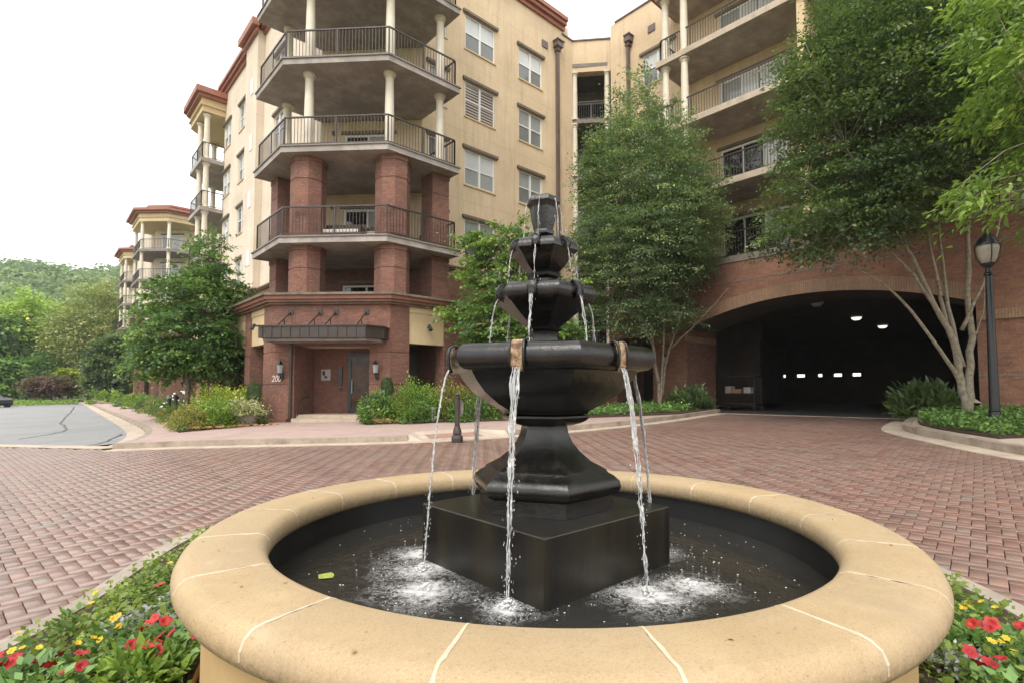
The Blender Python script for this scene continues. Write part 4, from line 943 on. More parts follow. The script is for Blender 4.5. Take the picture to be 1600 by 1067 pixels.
# ================================================================== THINGS ON THE BUILDING
def lantern(c, out, label):
    L = thing('wall_lantern', c, label, 'wall lamp', 'wall lanterns'); o = Vector((out[0], out[1], 0)).normalized(); C0 = Vector(c)
    simple('bracket', 'black', lambda mb: (mb.tube([C0+Vector((0, 0, -.18)), C0+o*.14+Vector((0, 0, -.26)), C0+o*.18+Vector((0, 0, -.14))], .018), mb.lathe([(.05, C0.z-.3), (.05, C0.z-.06)], 8, (C0.x+o.x*.02, C0.y+o.y*.02))), L)
    q = (C0.x+o.x*.18, C0.y+o.y*.18)
    simple('cage_foot', 'black', lambda mb: mb.lathe([(.05, C0.z-.14), (.08, C0.z-.1)], 6, q), L)
    simple('cage_top', 'black', lambda mb: (mb.lathe([(.12, C0.z+.17), (.07, C0.z+.25), (.02, C0.z+.31), (.01, C0.z+.36)], 6, q)), L)
    simple('glass', 'pane_mid', lambda mb: mb.lathe([(.075, C0.z-.1), (.105, C0.z+.17)], 6, q), L)
lantern(PC.p(.42, .01, 2.02), PC.n, 'black wall lantern on the brick pier left of the entrance door, above the number 200')
lantern(PC.p(3.62, .01, 2.02), PC.n, 'black wall lantern on the brick pier right of the entrance door')
lantern((19.84, 12.0, 2.6), (-1, 0), 'black wall lantern on the left brick pier of the garage arch')
def spot(c, out, label):
    o = Vector((out[0], out[1], 0)).normalized(); C0 = Vector(c)
    L = thing('spot_light', c, label, 'wall lamp', 'small spotlights on the sand panels')
    simple('arm', 'black', lambda mb: mb.tube([C0, C0+o*.16], .02), L)
    simple('shade', 'black', lambda mb: mb.tube([C0+o*.13+Vector((0, 0, .07)), C0+o*.24-Vector((0, 0, .12))], [.05, .075], 8), L)
spot((PX+.04, 19.9, 3.62), (-1, 0), 'small dark spotlight on the sand panel nearest the entrance, left side')
spot((PX+.04, 22.3, 3.62), (-1, 0), 'small dark spotlight on the second sand panel left of the entrance')
spot((10.2, PY+.04, 3.55), (0, -1), 'small dark spotlight on the sand panel right of the entrance')
for i, z in enumerate(FL[1:5]):
    o = MB(); q = TB.p(.55, .03, z+2.35); o.lathe([(.03, q[2]-.14), (.10, q[2]-.06), (.09, q[2]+.03), (.03, q[2]+.06)], 10, q[:2])
    tag(o.build('porch_light', 'black'), 'small dark porch lamp on the back wall of the %s corner balcony' % ['lowest railed', 'second', 'third', 'top'][i], 'wall lamp', 'porch lamps')
# outdoor sofa on the first railed balcony
def box_thing(name, label, cat, parts, group=None):
    c = parts[0][2]; T = thing(name, c, label, cat, group)
    for nm, mt, cc, sz, rot in parts:
        mb = MB(); mb.box(-sz[0]/2, sz[0]/2, -sz[1]/2, sz[1]/2, 0, sz[2]); m4 = Matrix.Rotation(rot, 4, 'Z')
        mb.v = [tuple((m4 @ Vector(v))+Vector(cc)) for v in mb.v]; mb.build(nm, mt, T, bevel=.02)
    return T
rz = R(-45)
def loc(u, n, z): return PC.p(u, n, z)
def seatset(name, label, cat, u, n, z, w, cush='cushion', group=None):
    c = loc(u, n, z); parts = [('seat_frame', 'wicker', c, (w, .7, .32), rz)]
    parts.append(('seat_cushion', cush, loc(u, n+.02, z+.325), (w-.2, .6, .12), rz))
    parts.append(('backrest', 'wicker', loc(u, n-.3, z+.325), (w, .1, .45), rz))
    for s_ in (-1, 1): parts.append(('armrest', 'wicker', loc(u+s_*(w/2-.05), n+.02, z+.325), (.1, .6, .26), rz))
    return box_thing(name, label, cat, parts, group)
seatset('outdoor_sofa', 'dark wicker sofa with cream cushions on the lowest railed corner balcony', 'sofa', 1.95, -.9, 6.5, 1.7)
seatset('patio_chair', 'dark wicker armchair beside the sofa on the lowest railed corner balcony', 'chair', 3.2, -1.2, 6.5, .75, group='balcony chairs')
seatset('patio_chair', 'dark armchair on the open terrace above the entrance canopy', 'chair', 2.3, -1.2, 3.45, .8, 'wicker', group='balcony chairs')
seatset('patio_chair', 'dark armchair behind the railing of the upper corner balcony', 'chair', 2.9, -1.3, 12.65, .8, 'wicker', group='balcony chairs')

# ================================================================== VEGETATION
def leaf_mesh(name, mat, P, D, Nn, L, Wd, tone, parent=None, fold=.25):
    """P leaf base points, D leaf directions, Nn leaf normals (n,3); L, Wd lengths and half widths; tone 0..1"""
    n = len(P); D = D/np.linalg.norm(D, axis=1)[:, None]; S = np.cross(D, Nn); S /= (np.linalg.norm(S, axis=1)[:, None]+1e-9); U = np.cross(S, D)
    L = np.asarray(L)[:, None]*np.ones((n, 1)); Wd = np.asarray(Wd)[:, None]*np.ones((n, 1))
    a = P; b = P+D*L*.45+S*Wd+U*Wd*fold; c = P+D*L-U*L*.12; d = P+D*L*.45-S*Wd+U*Wd*fold
    V = np.stack([a, b, c, d], 1).reshape(-1, 3).astype(np.float32)
    me = bpy.data.meshes.new(name); me.vertices.add(4*n); me.vertices.foreach_set('co', V.ravel())
    me.loops.add(4*n); me.polygons.add(n); me.loops.foreach_set('vertex_index', np.arange(4*n, dtype=np.int32))
    me.polygons.foreach_set('loop_start', np.arange(0, 4*n, 4, dtype=np.int32))
    me.update(calc_edges=True)
    at_ = me.attributes.new('tone', 'FLOAT', 'FACE'); at_.data.foreach_set('value', np.clip(tone, 0, 1).astype(np.float32))
    o = bpy.data.objects.new(name, me); COL.objects.link(o); me.materials.append(M[mat])
    if parent is not None: o.parent = parent; o.matrix_parent_inverse = Matrix.Translation(-base(parent))
    return o
def rnd_unit(n):
    v = RNG.normal(size=(n, 3)); return v/np.linalg.norm(v, axis=1)[:, None]
M['leaf_dark'] = leaf('deep_green_leaves', (0.044, 0.082, 0.041), (0.146, 0.213, 0.073), .3, (0.256, 0.316, 0.092))
M['leaf_mid'] = leaf('mid_green_leaves', (0.053, 0.119, 0.040), (0.157, 0.281, 0.069), .35, (0.330, 0.446, 0.091))
M['leaf_elm'] = leaf('elm_leaves', (0.099, 0.154, 0.078), (0.242, 0.331, 0.156), .35, (0.486, 0.544, 0.212))
M['leaf_bright'] = leaf('bright_yellow_green_leaves', (0.107, 0.194, 0.036), (0.285, 0.427, 0.071), .45, (0.452, 0.570, 0.115))
M['leaf_olive'] = leaf('olive_leaves', (0.163, 0.203, 0.065), (0.308, 0.325, 0.114), .35, (0.423, 0.390, 0.146))
M['leaf_lime'] = leaf('lime_leaves', (0.161, 0.230, 0.025), (0.414, 0.483, 0.052), .4, (0.575, 0.575, 0.081))
M['leaf_varie'] = leaf('variegated_leaves', (.22, .26, .08), (.62, .60, .33), .3, (.7, .68, .45))
M['leaf_rust'] = leaf('rusty_new_leaves', (0.144, 0.204, 0.048), (0.396, 0.336, 0.084), .35, (0.600, 0.240, 0.108))
M['leaf_purple'] = leaf('purple_leaves', (.07, .03, .03), (.16, .07, .06), .3, (.2, .1, .07))
M['leaf_far'] = leaf('distant_green_leaves', (0.085, 0.150, 0.060), (0.206, 0.300, 0.104), .3, (0.300, 0.375, 0.131), rough=.8)
M['leaf_cover'] = leaf('groundcover_leaves', (0.091, 0.184, 0.061), (0.265, 0.449, 0.112), .3, (0.551, 0.673, 0.184))
M['far_bright'] = leaf('distant_bright_yellow_green_leaves', (0.187, 0.312, 0.052), (0.500, 0.689, 0.103), .45, (0.750, 0.750, 0.167))
M['far_olive'] = leaf('distant_olive_leaves', (0.220, 0.274, 0.088), (0.416, 0.439, 0.154), .35, (0.571, 0.527, 0.197))
M['far_mid'] = leaf('distant_mid_green_leaves', (0.072, 0.161, 0.054), (0.212, 0.379, 0.093), .35, (0.446, 0.602, 0.123))
M['leaf_bed'] = leaf('bedding_leaves', (0.117, 0.182, 0.039), (0.325, 0.429, 0.078), .4, (0.650, 0.650, 0.104))
M['leaf_grey'] = leaf('dusty_leaves', (.20, .22, .2), (.42, .43, .42), .2, (.5, .5, .5))
def crown_points(ells, n, shell=.55):
    vol = np.array([a*b*c for _, (a, b, c) in ells])**.8; ch = RNG.choice(len(ells), n, p=vol/vol.sum())
    C0 = np.array([e[0] for e in ells])[ch]; Rr = np.array([e[1] for e in ells])[ch]
    u = rnd_unit(n); r_ = RNG.uniform(shell**3, 1, n)**(1/3)
    r_ *= 1+.13*np.sin(u[:, 0]*7+C0[:, 0])*np.cos(u[:, 2]*6+C0[:, 1])
    return C0+u*Rr*r_[:, None], u
def sprays(C, out, nl, rad, flat=.28, droop=.2, lsize=.1, tone_c=None, up_bias=1.0, wr=.28):
    """leaf sprays: flattened, slightly drooping fans of leaves around every centre"""
    n = len(C); k = np.repeat(np.arange(n), nl); m_ = len(k)
    hd = out.copy(); hd[:, 2] = hd[:, 2]*.35-droop; hd += RNG.normal(size=hd.shape)*.25; hd /= np.linalg.norm(hd, axis=1)[:, None]
    side = np.cross(hd, [0, 0, 1.]); side /= (np.linalg.norm(side, axis=1)[:, None]+1e-6); nn = np.cross(side, hd)
    rr = rad*RNG.uniform(.6, 1.3, n)
    a = RNG.normal(size=m_)*.52; b = RNG.normal(size=m_)*.42; c = RNG.normal(size=m_)*flat*.5
    P = C[k]+(hd[k]*a[:, None]+side[k]*b[:, None]+nn[k]*c[:, None])*rr[k][:, None]
    P[:, 2] -= .12*(a**2+b**2)*rr[k]
    D = hd[k]*.8+side[k]*(b*1.2)[:, None]+RNG.normal(size=(m_, 3))*.45
    Nn = nn[k]*1.0+RNG.normal(size=(m_, 3))*.45; Nn[:, 2] = np.abs(Nn[:, 2])+.1
    tc = RNG.uniform(.1, .8, n) if tone_c is None else tone_c
    tone = tc[k]+RNG.normal(size=m_)*.13
    L = lsize*RNG.uniform(.7, 1.35, m_)
    return P, D, Nn, L, L*wr, tone
def limb(mb, pts, r0, r1, n=6, wob=.04):
    P = smooth_line3(pts, 4); P = [Vector(p)+Vector((random.gauss(0, wob), random.gauss(0, wob), random.gauss(0, wob)))*(0 if i in (0, len(P)-1) else min(1, r0*10)) for i, p in enumerate(P)]
    m_ = len(P); mb.tube(P, [r0+(r1-r0)*(i/(m_-1))**.8 for i in range(m_)], n, caps=True)
def smooth_line3(pts, k=4):
    P = [Vector(p) for p in pts]; out = []
    for i in range(len(P)-1):
        p0, p1, p2, p3 = P[max(i-1, 0)], P[i], P[i+1], P[min(i+2, len(P)-1)]
        for j in range(k):
            t_ = j/k; out.append(.5*((2*p1)+(p2-p0)*t_+(2*p0-5*p1+4*p2-p3)*t_*t_+(3*p1-p0-3*p2+p3)*t_**3))
    return out+[P[-1]]
def tree(name, b0, label, stems, ells, nclump, nl, rad, lsize, mat, bark='bark', group=None, cat='tree', shell=.5, flat=.28, droop=.2, nlimb=60, wr=.28, r_l=.028, tone_hi=None):
    """b0 base; stems: list of (points, r0, r1); ells: crown ellipsoids in world coordinates"""
    T = thing(name, b0, label, cat, group)
    C, out = crown_points(ells, nclump, shell)
    mid = np.mean([e[0] for e in ells], axis=0)
    o2 = C-mid; o2[:, 2] *= .6; o2 /= (np.linalg.norm(o2, axis=1)[:, None]+1e-6); out = out*.5+o2*.6
    tc = np.clip(.38+.3*np.sin(C[:, 0]*1.7+1.1*C[:, 2])*np.cos(C[:, 1]*1.9-.9*C[:, 2])+RNG.normal(size=nclump)*.2, .0, .85)
    # young growth: sprays at the ends of the leading shoots are lighter
    if tone_hi: tc = np.where(RNG.random(nclump) < tone_hi, RNG.uniform(.8, 1, nclump), tc)
    P, D, Nn, L, Wd, tone = sprays(C, out, nl, rad, flat, droop, lsize, tc, wr=wr)
    mb = MB(); sp = []
    for pts, r0, r1 in stems:
        limb(mb, pts, r0, r1, 8, .02); q = smooth_line3(pts, 5); sp += [(p, r0+(r1-r0)*i/len(q)) for i, p in enumerate(q) if i > len(q)*.3]
    mb.build('trunk', bark, T, smooth=True)
    mb = MB(); S = np.array([tuple(p) for p, _ in sp]); Rr = [r_ for _, r_ in sp]
    for i in range(min(nlimb, nclump)):
        c = C[i]; d = np.linalg.norm(S-c, axis=1)+np.where(S[:, 2] > c[2]-.1*0, .9, 0)*np.maximum(0, S[:, 2]-c[2]+.4); j = int(np.argmin(d)); a = Vector(S[j]); e = Vector(c)
        m1 = a.lerp(e, .45)+Vector((0, 0, (e-a).length*.10)); limb(mb, [a, m1, e], min(Rr[j]*.6, r_l), .006, 5, .03)
    if mb.v: mb.build('branches', bark, T, smooth=True)
    leaf_mesh('crown', mat, P, D, Nn, L, Wd, tone, T)
    return T
def shrub(c, r3, label, mat, n=1400, lsize=.07, group=None, name='shrub', accent=.1, up=.5, wr=.3):
    """rounded bush: stems plus leaves spread through a dome"""
    T = thing(name, c, label, 'shrub', group); c = np.array(c, float); r3 = np.array(r3, float)
    k = max(12, n//26); u = rnd_unit(k); u[:, 2] = np.abs(u[:, 2])*1.0-.08
    rr = RNG.uniform(.45, 1.0, k)**.6; rr *= 1+.16*np.sin(u[:, 0]*6+c[0])*np.cos(u[:, 1]*5)
    C = c+u*r3*rr[:, None]*np.array([1, 1, .95]); C[:, 2] = np.maximum(C[:, 2], c[2]+.05)
    tc = np.where(RNG.random(k) < accent, RNG.uniform(.85, 1, k), RNG.uniform(.1, .75, k))
    kk = np.repeat(np.arange(k), 26); m_ = len(kk); rad = .22*min(r3[0], .8)+.04
    P = C[kk]+RNG.normal(size=(m_, 3))*rad*np.array([.55, .55, .42]); P[:, 2] = np.maximum(P[:, 2], c[2]+.02)
    D = u[kk]+RNG.normal(size=(m_, 3))*.6; D[:, 2] += up*.5
    Nn = RNG.normal(size=(m_, 3))*.6; Nn[:, 2] = np.abs(Nn[:, 2])+.6
    L = lsize*RNG.uniform(.7, 1.35, m_)
    leaf_mesh('foliage', mat, P, D, Nn, L, L*wr, tc[kk]+RNG.normal(size=m_)*.13, T)
    mb = MB()
    for i in range(min(14, k)): mb.tube([(c[0]+random.uniform(-.08, .08), c[1]+random.uniform(-.08, .08), c[2]-.03), tuple(C[i]*.5+c*.5), tuple(C[i])], [.014, .01, .004], 4)
    mb.build('stems', 'bark', T); return T

# --- the two elms before the garage front, the small trees, the leafy edge tree
def st(base_, *pts): return [Vector(base_)]+[Vector(p) for p in pts]
b1 = (17.6, 11.0, .66)
def off(b, *ps): return [(b[0]+x, b[1]+y, z) for x, y, z in ps]
# image-right is (+.74,-.67); toward the camera is (-.67,-.74)
def rel(b, lat, tow, z): return (b[0]+.74*lat-.67*tow, b[1]-.67*lat-.74*tow, z)
tree('elm_tree', b1, 'tall dense elm with a forked pale trunk standing left of the garage arch',
     [(st(b1, rel(b1, -.03, 0, 1.6), rel(b1, -.25, 0, 3.2), rel(b1, -.5, .2, 5.5), rel(b1, -.3, 0, 9.5), rel(b1, 0, 0, 12.3)), .095, .02),
      (st(b1, rel(b1, .12, 0, 1.5), rel(b1, .45, 0, 3.0), rel(b1, 1.1, .2, 5.2), rel(b1, 1.5, 0, 8.5)), .08, .018),
      (st(b1, rel(b1, .04, .1, 1.2), rel(b1, .1, .3, 3.2), rel(b1, .2, .6, 6), rel(b1, .2, .3, 10)), .06, .015),
      (st(rel(b1, -.2, 0, 3.0), rel(b1, -1.2, .1, 4.6), rel(b1, -2.2, .1, 6.3)), .04, .012), (st(rel(b1, .4, 0, 2.9), rel(b1, 1.5, .3, 4.0), rel(b1, 2.6, .3, 5.2)), .04, .012)],
     [(rel(b1, -.9, 0, 6.3), (2.7, 2.8, 1.9)), (rel(b1, -.4, 0, 7.4), (2.9, 2.8, 1.9)), (rel(b1, -.7, 0, 9.4), (2.4, 2.4, 2.5)), (rel(b1, -.75, 0, 11.6), (1.1, 1.1, 2.3)), (rel(b1, -2.0, .2, 9.6), (.95, 1.1, 1.9)), (rel(b1, .8, .2, 8.4), (1.7, 1.7, 2.1)), (rel(b1, -1.2, .2, 4.3), (1.8, 1.7, .9)), (rel(b1, 1.1, 0, 6.4), (1.3, 1.4, 1.0)), (rel(b1, .3, .1, 4.3), (1.4, 1.4, .8)), (rel(b1, .6, .1, 10.6), (1.1, 1.1, 1.6))],
     2300, 66, .48, .088, 'leaf_elm', 'bark', shell=.35, flat=.16, droop=.05, tone_hi=.16, nlimb=200)
b2 = (16.8, 1.98, .6)
tree('elm_tree', b2, 'big spreading multi-stemmed elm with mottled pale trunks right of the garage arch',
     [(st(b2, rel(b2, -.12, 0, 1.3), rel(b2, -.28, .05, 2.3), rel(b2, -.75, .1, 3.3), rel(b2, -1.7, .2, 5.0), rel(b2, -3.0, .3, 7.2)), .125, .02),
      (st(b2, rel(b2, -.02, .05, 1.4), rel(b2, .12, 0, 2.6), rel(b2, .1, 0, 4.2), rel(b2, .2, 0, 6.5), rel(b2, .1, 0, 9.5)), .115, .025),
      (st(rel(b2, -.15, 0, 1.5), rel(b2, -.75, .1, 2.3), rel(b2, -1.7, .2, 3.5), rel(b2, -2.9, .3, 4.3), rel(b2, -4.4, .3, 5.0)), .055, .012),
      (st(rel(b2, -.25, 0, 2.2), rel(b2, -.6, 0, 3.6), rel(b2, -.85, 0, 5.4), rel(b2, -1.2, 0, 8.5)), .06, .015),
      (st(rel(b2, -.5, 0, 2.9), rel(b2, -1.4, .2, 4.1), rel(b2, -2.6, .2, 5.3), rel(b2, -3.9, .2, 6.4)), .045, .01),
      (st(rel(b2, -.1, 0, 1.9), rel(b2, -.3, -.1, 3.4), rel(b2, -.4, -.2, 5.6), rel(b2, -.5, 0, 8.5)), .06, .015),
      (st(rel(b2, -1.0, 0, 3.7), rel(b2, -1.6, .2, 5.1), rel(b2, -2.0, .2, 7.4)), .04, .012),
      (st(rel(b2, -.1, 0, 2.8), rel(b2, .55, .1, 4.4), rel(b2, 1.1, .1, 6.6)), .05, .012), (st(rel(b2, .1, 0, 2.4), rel(b2, .35, .1, 3.2), rel(b2, .42, .1, 3.9)), .02, .006)],
     [(rel(b2, -1.4, 0, 8.4), (3.2, 3.0, 2.9)), (rel(b2, -3.0, .2, 6.0), (1.7, 1.9, 1.3)), (rel(b2, -3.7, .2, 5.1), (1.1, 1.4, .7)), (rel(b2, -.6, 0, 10.8), (2.9, 2.6, 2.0)), (rel(b2, .9, 0, 8.5), (2.0, 2.2, 2.4)), (rel(b2, -2.2, .1, 9.5), (1.9, 2.0, 2.0)), (rel(b2, -2.0, .2, 5.5), (1.4, 1.5, .6))],
     2300, 62, .50, .092, 'leaf_dark', 'bark_pale', shell=.3, flat=.16, droop=.05, tone_hi=.08, nlimb=230, r_l=.02)
b3 = (12.9, -1.3, .45)
tree('hackberry_tree', b3, 'yellow-green tree with long drooping leaves reaching in at the top right corner',
     [(st(b3, rel(b3, .1, 0, 2), rel(b3, -.1, 0, 4), rel(b3, 0, 0, 7.5)), .14, .03), (st(rel(b3, 0, 0, 3), rel(b3, -1.3, .1, 4.4), rel(b3, -2.6, .1, 5.2)), .05, .012)],
     [(rel(b3, -.4, 0, 6.9), (2.9, 2.9, 1.9)), (rel(b3, -1.4, .1, 4.7), (1.45, 1.5, 1.0)), (rel(b3, -.3, 0, 4.3), (1.7, 1.6, 1.2)), (rel(b3, 0, 0, 8.6), (2.3, 2.3, 1.4)), (rel(b3, -1.6, 0, 6.1), (1.7, 1.6, 1.1)), (rel(b3, -3.0, 0, 4.35), (.7, .7, .38))],
     800, 46, .42, .125, 'leaf_bright', 'bark', shell=.4, droop=.75, nlimb=120, wr=.2, tone_hi=.12)
b4 = (4.35, 23.2, .28)
tree('maple_tree', b4, 'layered dark green maple with lighter shoots standing before the left facade',
     [(st(b4, rel(b4, .05, 0, 1.5), rel(b4, 0, 0, 3), rel(b4, .3, 0, 5.0), rel(b4, .9, 0, 6.8)), .11, .02)],
     [(rel(b4, .05, 0, 3.4), (2.1, 2.1, 1.3)), (rel(b4, .1, 0, 4.6), (1.9, 1.8, 1.2)), (rel(b4, .8, 0, 6.3), (.8, .8, 1.15)), (rel(b4, -.6, 0, 2.5), (1.5, 1.5, .9)), (rel(b4, 1.1, 0, 2.8), (1.5, 1.5, 1.1)), (rel(b4, .6, 0, 5.4), (1.4, 1.4, .9))],
     560, 50, .5, .13, 'leaf_mid', 'bark', shell=.3, flat=.16, droop=.25, nlimb=60, tone_hi=.14, wr=.33)
b5 = (11.6, 13.0, .5)
tree('dogwood_tree', b5, 'small light green tree behind the fountain bowls before the sand window wall',
     [(st(b5, rel(b5, .05, 0, 2), rel(b5, -.2, 0, 4), rel(b5, -.1, 0, 6.4)), .08, .015), (st(rel(b5, 0, 0, 2.2), rel(b5, 1.5, .1, 3.3), rel(b5, 2.7, .1, 4.6)), .04, .01)],
     [(rel(b5, -.3, 0, 5.2), (1.35, 1.4, 1.4)), (rel(b5, -.6, 0, 3.6), (1.5, 1.5, .95)), (rel(b5, .1, 0, 6.3), (.75, .8, .9)), (rel(b5, -1.1, 0, 6.1), (.55, .6, .5)), (rel(b5, 1.9, 0, 4.75), (.9, .7, .35)), (rel(b5, .9, 0, 3.4), (1.6, 1.3, .6)), (rel(b5, 2.0, 0, 3.2), (.8, .7, .3)), (rel(b5, -.3, 0, 2.6), (1.2, 1.2, .5))],
     430, 48, .40, .115, 'leaf_mid', 'bark', shell=.25, flat=.18, nlimb=60, tone_hi=.45, wr=.36)

# --- background trees beyond the street
def far_tree(px, d, top, rad, mat, label, name='broadleaf_tree', bot=1.5, n=420, ls=.5, flat=.5, tone_hi=.1, elong=1.0):
    c = at(px, 612, d); x, y = c.x, c.y; b = (x, y, g(x)); h = top
    tree(name, b, label, [(st(b, rel(b, .2, 0, h*.3), rel(b, 0, 0, h*.85)), .28, .06)],
         [(rel(b, 0, 0, (h+bot)/2), (rad, rad, (h-bot)/2*.95)), (rel(b, -rad*.45, .2, bot+(h-bot)*.38), (rad*.65, rad*.65, (h-bot)*.33)), (rel(b, rad*.5, .4, bot+(h-bot)*.35), (rad*.6, rad*.6, (h-bot)*.3)), (rel(b, rad*.15, .2, h-(h-bot)*.28), (rad*.6, rad*.6, (h-bot)*.25))],
         n, 26, rad*.24, ls, mat, 'bark', 'trees beyond the end of the street', shell=.55, flat=flat, nlimb=16, tone_hi=tone_hi, wr=.42, r_l=.08)
far_tree(40, 76, 15.6, 5.6, 'far_bright', 'big round yellow-green tree beyond the end of the street', n=700, ls=.42, tone_hi=.25)
far_tree(-30, 70, 12, 5.0, 'far_mid', 'green tree cut by the left edge of the picture, beyond the street')
far_tree(2, 62, 5.6, 2.0, 'far_mid', 'small shaded green tree at the left edge above the street end', n=300, ls=.35, bot=.3)
far_tree(140, 74, 17.2, 5.4, 'far_olive', 'tall airy olive-green tree left of the farthest apartment building', n=620, ls=.34, bot=1.0)
far_tree(178, 84, 14.5, 4.2, 'far_mid', 'green tree behind the olive one, touching the far building', n=320)
far_tree(95, 95, 12.0, 6.0, 'leaf_far', 'dull green tree between the yellow-green and the olive tree, farther back', n=380)
far_tree(62, 70, 6.5, 2.8, 'far_mid', 'medium green tree in front of the round yellow-green one', n=380, bot=.4, ls=.3)
far_tree(176, 56, 7.6, 2.5, 'leaf_dark', 'dark dense small tree beside the far building columns', n=420, ls=.3, bot=.2)
far_tree(76, 60, 3.1, 2.3, 'leaf_purple', 'low spreading purple-leaved tree at the end of the street', n=240, ls=.26, bot=1.0, name='plum_tree')
far_tree(107, 64, 4.3, 1.8, 'leaf_lime', 'small golden tree at the end of the street', n=200, ls=.28, bot=1.0)
for i, (px, d, top, r_) in enumerate(((-110, 90, 16, 7), (-190, 80, 15, 7), (10, 110, 18, 8), (215, 120, 17, 7), (130, 125, 18, 8), (60, 130, 19, 8), (-60, 120, 18, 8))):
    far_tree(px, d, top, r_, 'leaf_far', ['tree far left outside the street end', 'outermost tree on the left beyond the street', 'tall dull green tree far behind the yellow-green tree', 'dull tree mostly hidden behind the far buildings', 'dull tree far behind the olive tree', 'farthest tall tree at the foot of the wooded hill', 'dull green tree at the left foot of the wooded hill'][i], n=260, ls=.7)

# --- wooded hill
def hill_h(x, y):
    c, s_ = math.cos(-.12), math.sin(-.12); yy = -x*s_+y*c; xx = x*c+y*s_
    k = max(0, min(1, (yy-120)/210)); k = k*k*(3-2*k)
    return -1+(47+5*math.sin(xx*.021+1.3)+4*math.sin(xx*.047+.4)+2.5*math.sin(xx*.09))*k*(1-.25*max(0, min(1, (xx-60)/260)))
mb = MB(); gx = list(range(-360, 361, 24)); gy = list(range(110, 471, 20))
for x in gx:
    for y in gy: mb.v.append((x, y, hill_h(x, y)))
ny = len(gy)
for i in range(len(gx)-1):
    for j in range(ny-1): mb.f.append((i*ny+j, (i+1)*ny+j, (i+1)*ny+j+1, i*ny+j+1))
tag(mb.build('hill', 'hillsoil', smooth=True), kind='structure')
pts = []; tries = 0
while len(pts) < 430 and tries < 20000:
    tries += 1; d = random.uniform(150, 390); px = random.uniform(-260, 330); c = at(px, 612, d); x, y = c.x, c.y
    if y < 100 or y > 460: continue
    pts.append((x, y, hill_h(x, y)+random.uniform(3, 7), random.uniform(5.5, 11)))
pts = np.array(pts); k = np.repeat(np.arange(len(pts)), 430); m_ = len(k)
u = rnd_unit(m_); u[:, 2] = np.abs(u[:, 2])*1.1-.25; lump = 1+.14*np.sin(u[:, 0]*9+k)*np.cos(u[:, 1]*8+k*2)+.1*np.sin(u[:, 2]*14+k)
Pp = pts[k, :3]+u*pts[k, 3][:, None]*np.array([1, 1, .95])*(lump*RNG.uniform(.93, 1.02, m_))[:, None]
tn = RNG.uniform(.0, 1, len(pts))[k]+RNG.normal(size=m_)*.1
o = leaf_mesh('forest', 'leaf_far', Pp, np.cross(u, rnd_unit(m_))+u*.2, u+RNG.normal(size=(m_, 3))*.35, RNG.uniform(.9, 1.7, m_), RNG.uniform(.4, .7, m_), tn)
tag(o, 'dense green forest covering the far hillside', 'forest', kind='stuff')

# --- shrubs along the building
SH = [
 ((3.35, 17.25, .25), (.5, .5, .72), 'rust-tipped nandina bush at the pointed corner of the left bed', 'leaf_rust', 2400, .06, .15),
 ((4.0, 17.45, .25), (.62, .55, .95), 'lime and green layered bush left of the white-leaved planter', 'leaf_bright', 3400, .07, .25),
 ((4.35, 18.4, .25), (.9, .85, 1.35), 'lime yellow bush behind the front row of the left bed', 'leaf_lime', 4200, .075, .2),
 ((5.2, 19.2, .25), (.7, .7, 1.4), 'lime yellow bush growing against the podium piers', 'leaf_lime', 2400, .08, .2),
 ((3.45, 18.6, .25), (.42, .5, .6), 'rusty orange bush on the street side of the lime bush', 'leaf_rust', 1600, .06, .5),
 ((3.75, 21.0, .25), (.6, .6, .55), 'low dark green bush beside the left pavement, behind the rusty one', 'leaf_mid', 1300, .07, .1),
 ((4.0, 23.1, .25), (.7, .7, .6), 'orange-tipped bush under the maple', 'leaf_rust', 1300, .08, .5),
 ((4.5, 25.4, .25), (.8, .8, .6), 'grey-green bush under the maple by the pavement', 'leaf_elm', 1200, .09, .1),
 ((4.6, 28.2, .25), (.9, .9, .7), 'rounded green bush in the middle of the street bed', 'leaf_mid', 1200, .1, .15),
 ((4.9, 31.5, .25), (1.0, 1.0, .75), 'yellowish bush in the middle of the street bed', 'leaf_olive', 1200, .11, .3),
 ((5.2, 35.6, .25), (1.1, 1.1, .8), 'dark green bush farther along the street bed', 'leaf_dark', 1100, .12, .1),
 ((5.3, 40.5, .25), (1.2, 1.2, .9), 'bright green bush far along the street bed', 'leaf_bright', 1100, .13, .1),
 ((5.6, 47, .25), (1.4, 1.3, .9), 'green bush near the far columns', 'leaf_mid', 1100, .16, .1),
 ((5.2, 60, .25), (1.6, 1.5, 1.3), 'round light bush at the far end of the pavement', 'leaf_bright', 1000, .2, .1),
 ((7.85, 14.75, .38), (.55, .55, .95), 'broad-leaved bush right beside the entrance steps', 'leaf_mid', 2600, .09, .25),
 ((8.9, 14.3, .40), (.95, .85, 1.35), 'largest light green nandina bush right of the entrance', 'leaf_bright', 5200, .07, .1),
 ((10.05, 13.8, .42), (1.0, .9, 1.3), 'green nandina bush with rusty tips in the right entrance bed', 'leaf_rust', 5200, .07, .22),
 ((11.2, 13.1, .45), (.95, .9, 1.25), 'green bush behind the black sign post', 'leaf_bright', 4200, .07, .15),
 ((8.9, 13.75, .40), (.75, .45, .75), 'low dark bush along the front of the right entrance bed', 'leaf_mid', 3000, .07, .1),
 ((10.1, 12.95, .42), (.85, .45, .75), 'low dark bush before the rusty nandina', 'leaf_mid', 3000, .07, .1),
]
for c, r3, lb, mt, n, ls, ac in SH: shrub(c, r3, lb, mt, n, ls, 'bushes in the beds along the building', accent=ac)
shrub((18.5, 10.2, .68), (.75, .75, .75), 'dark strappy bush against the left brick pier of the garage', 'leaf_dark', 1500, .24, 'strappy bushes by the garage', accent=.05, up=1.6, wr=.14)
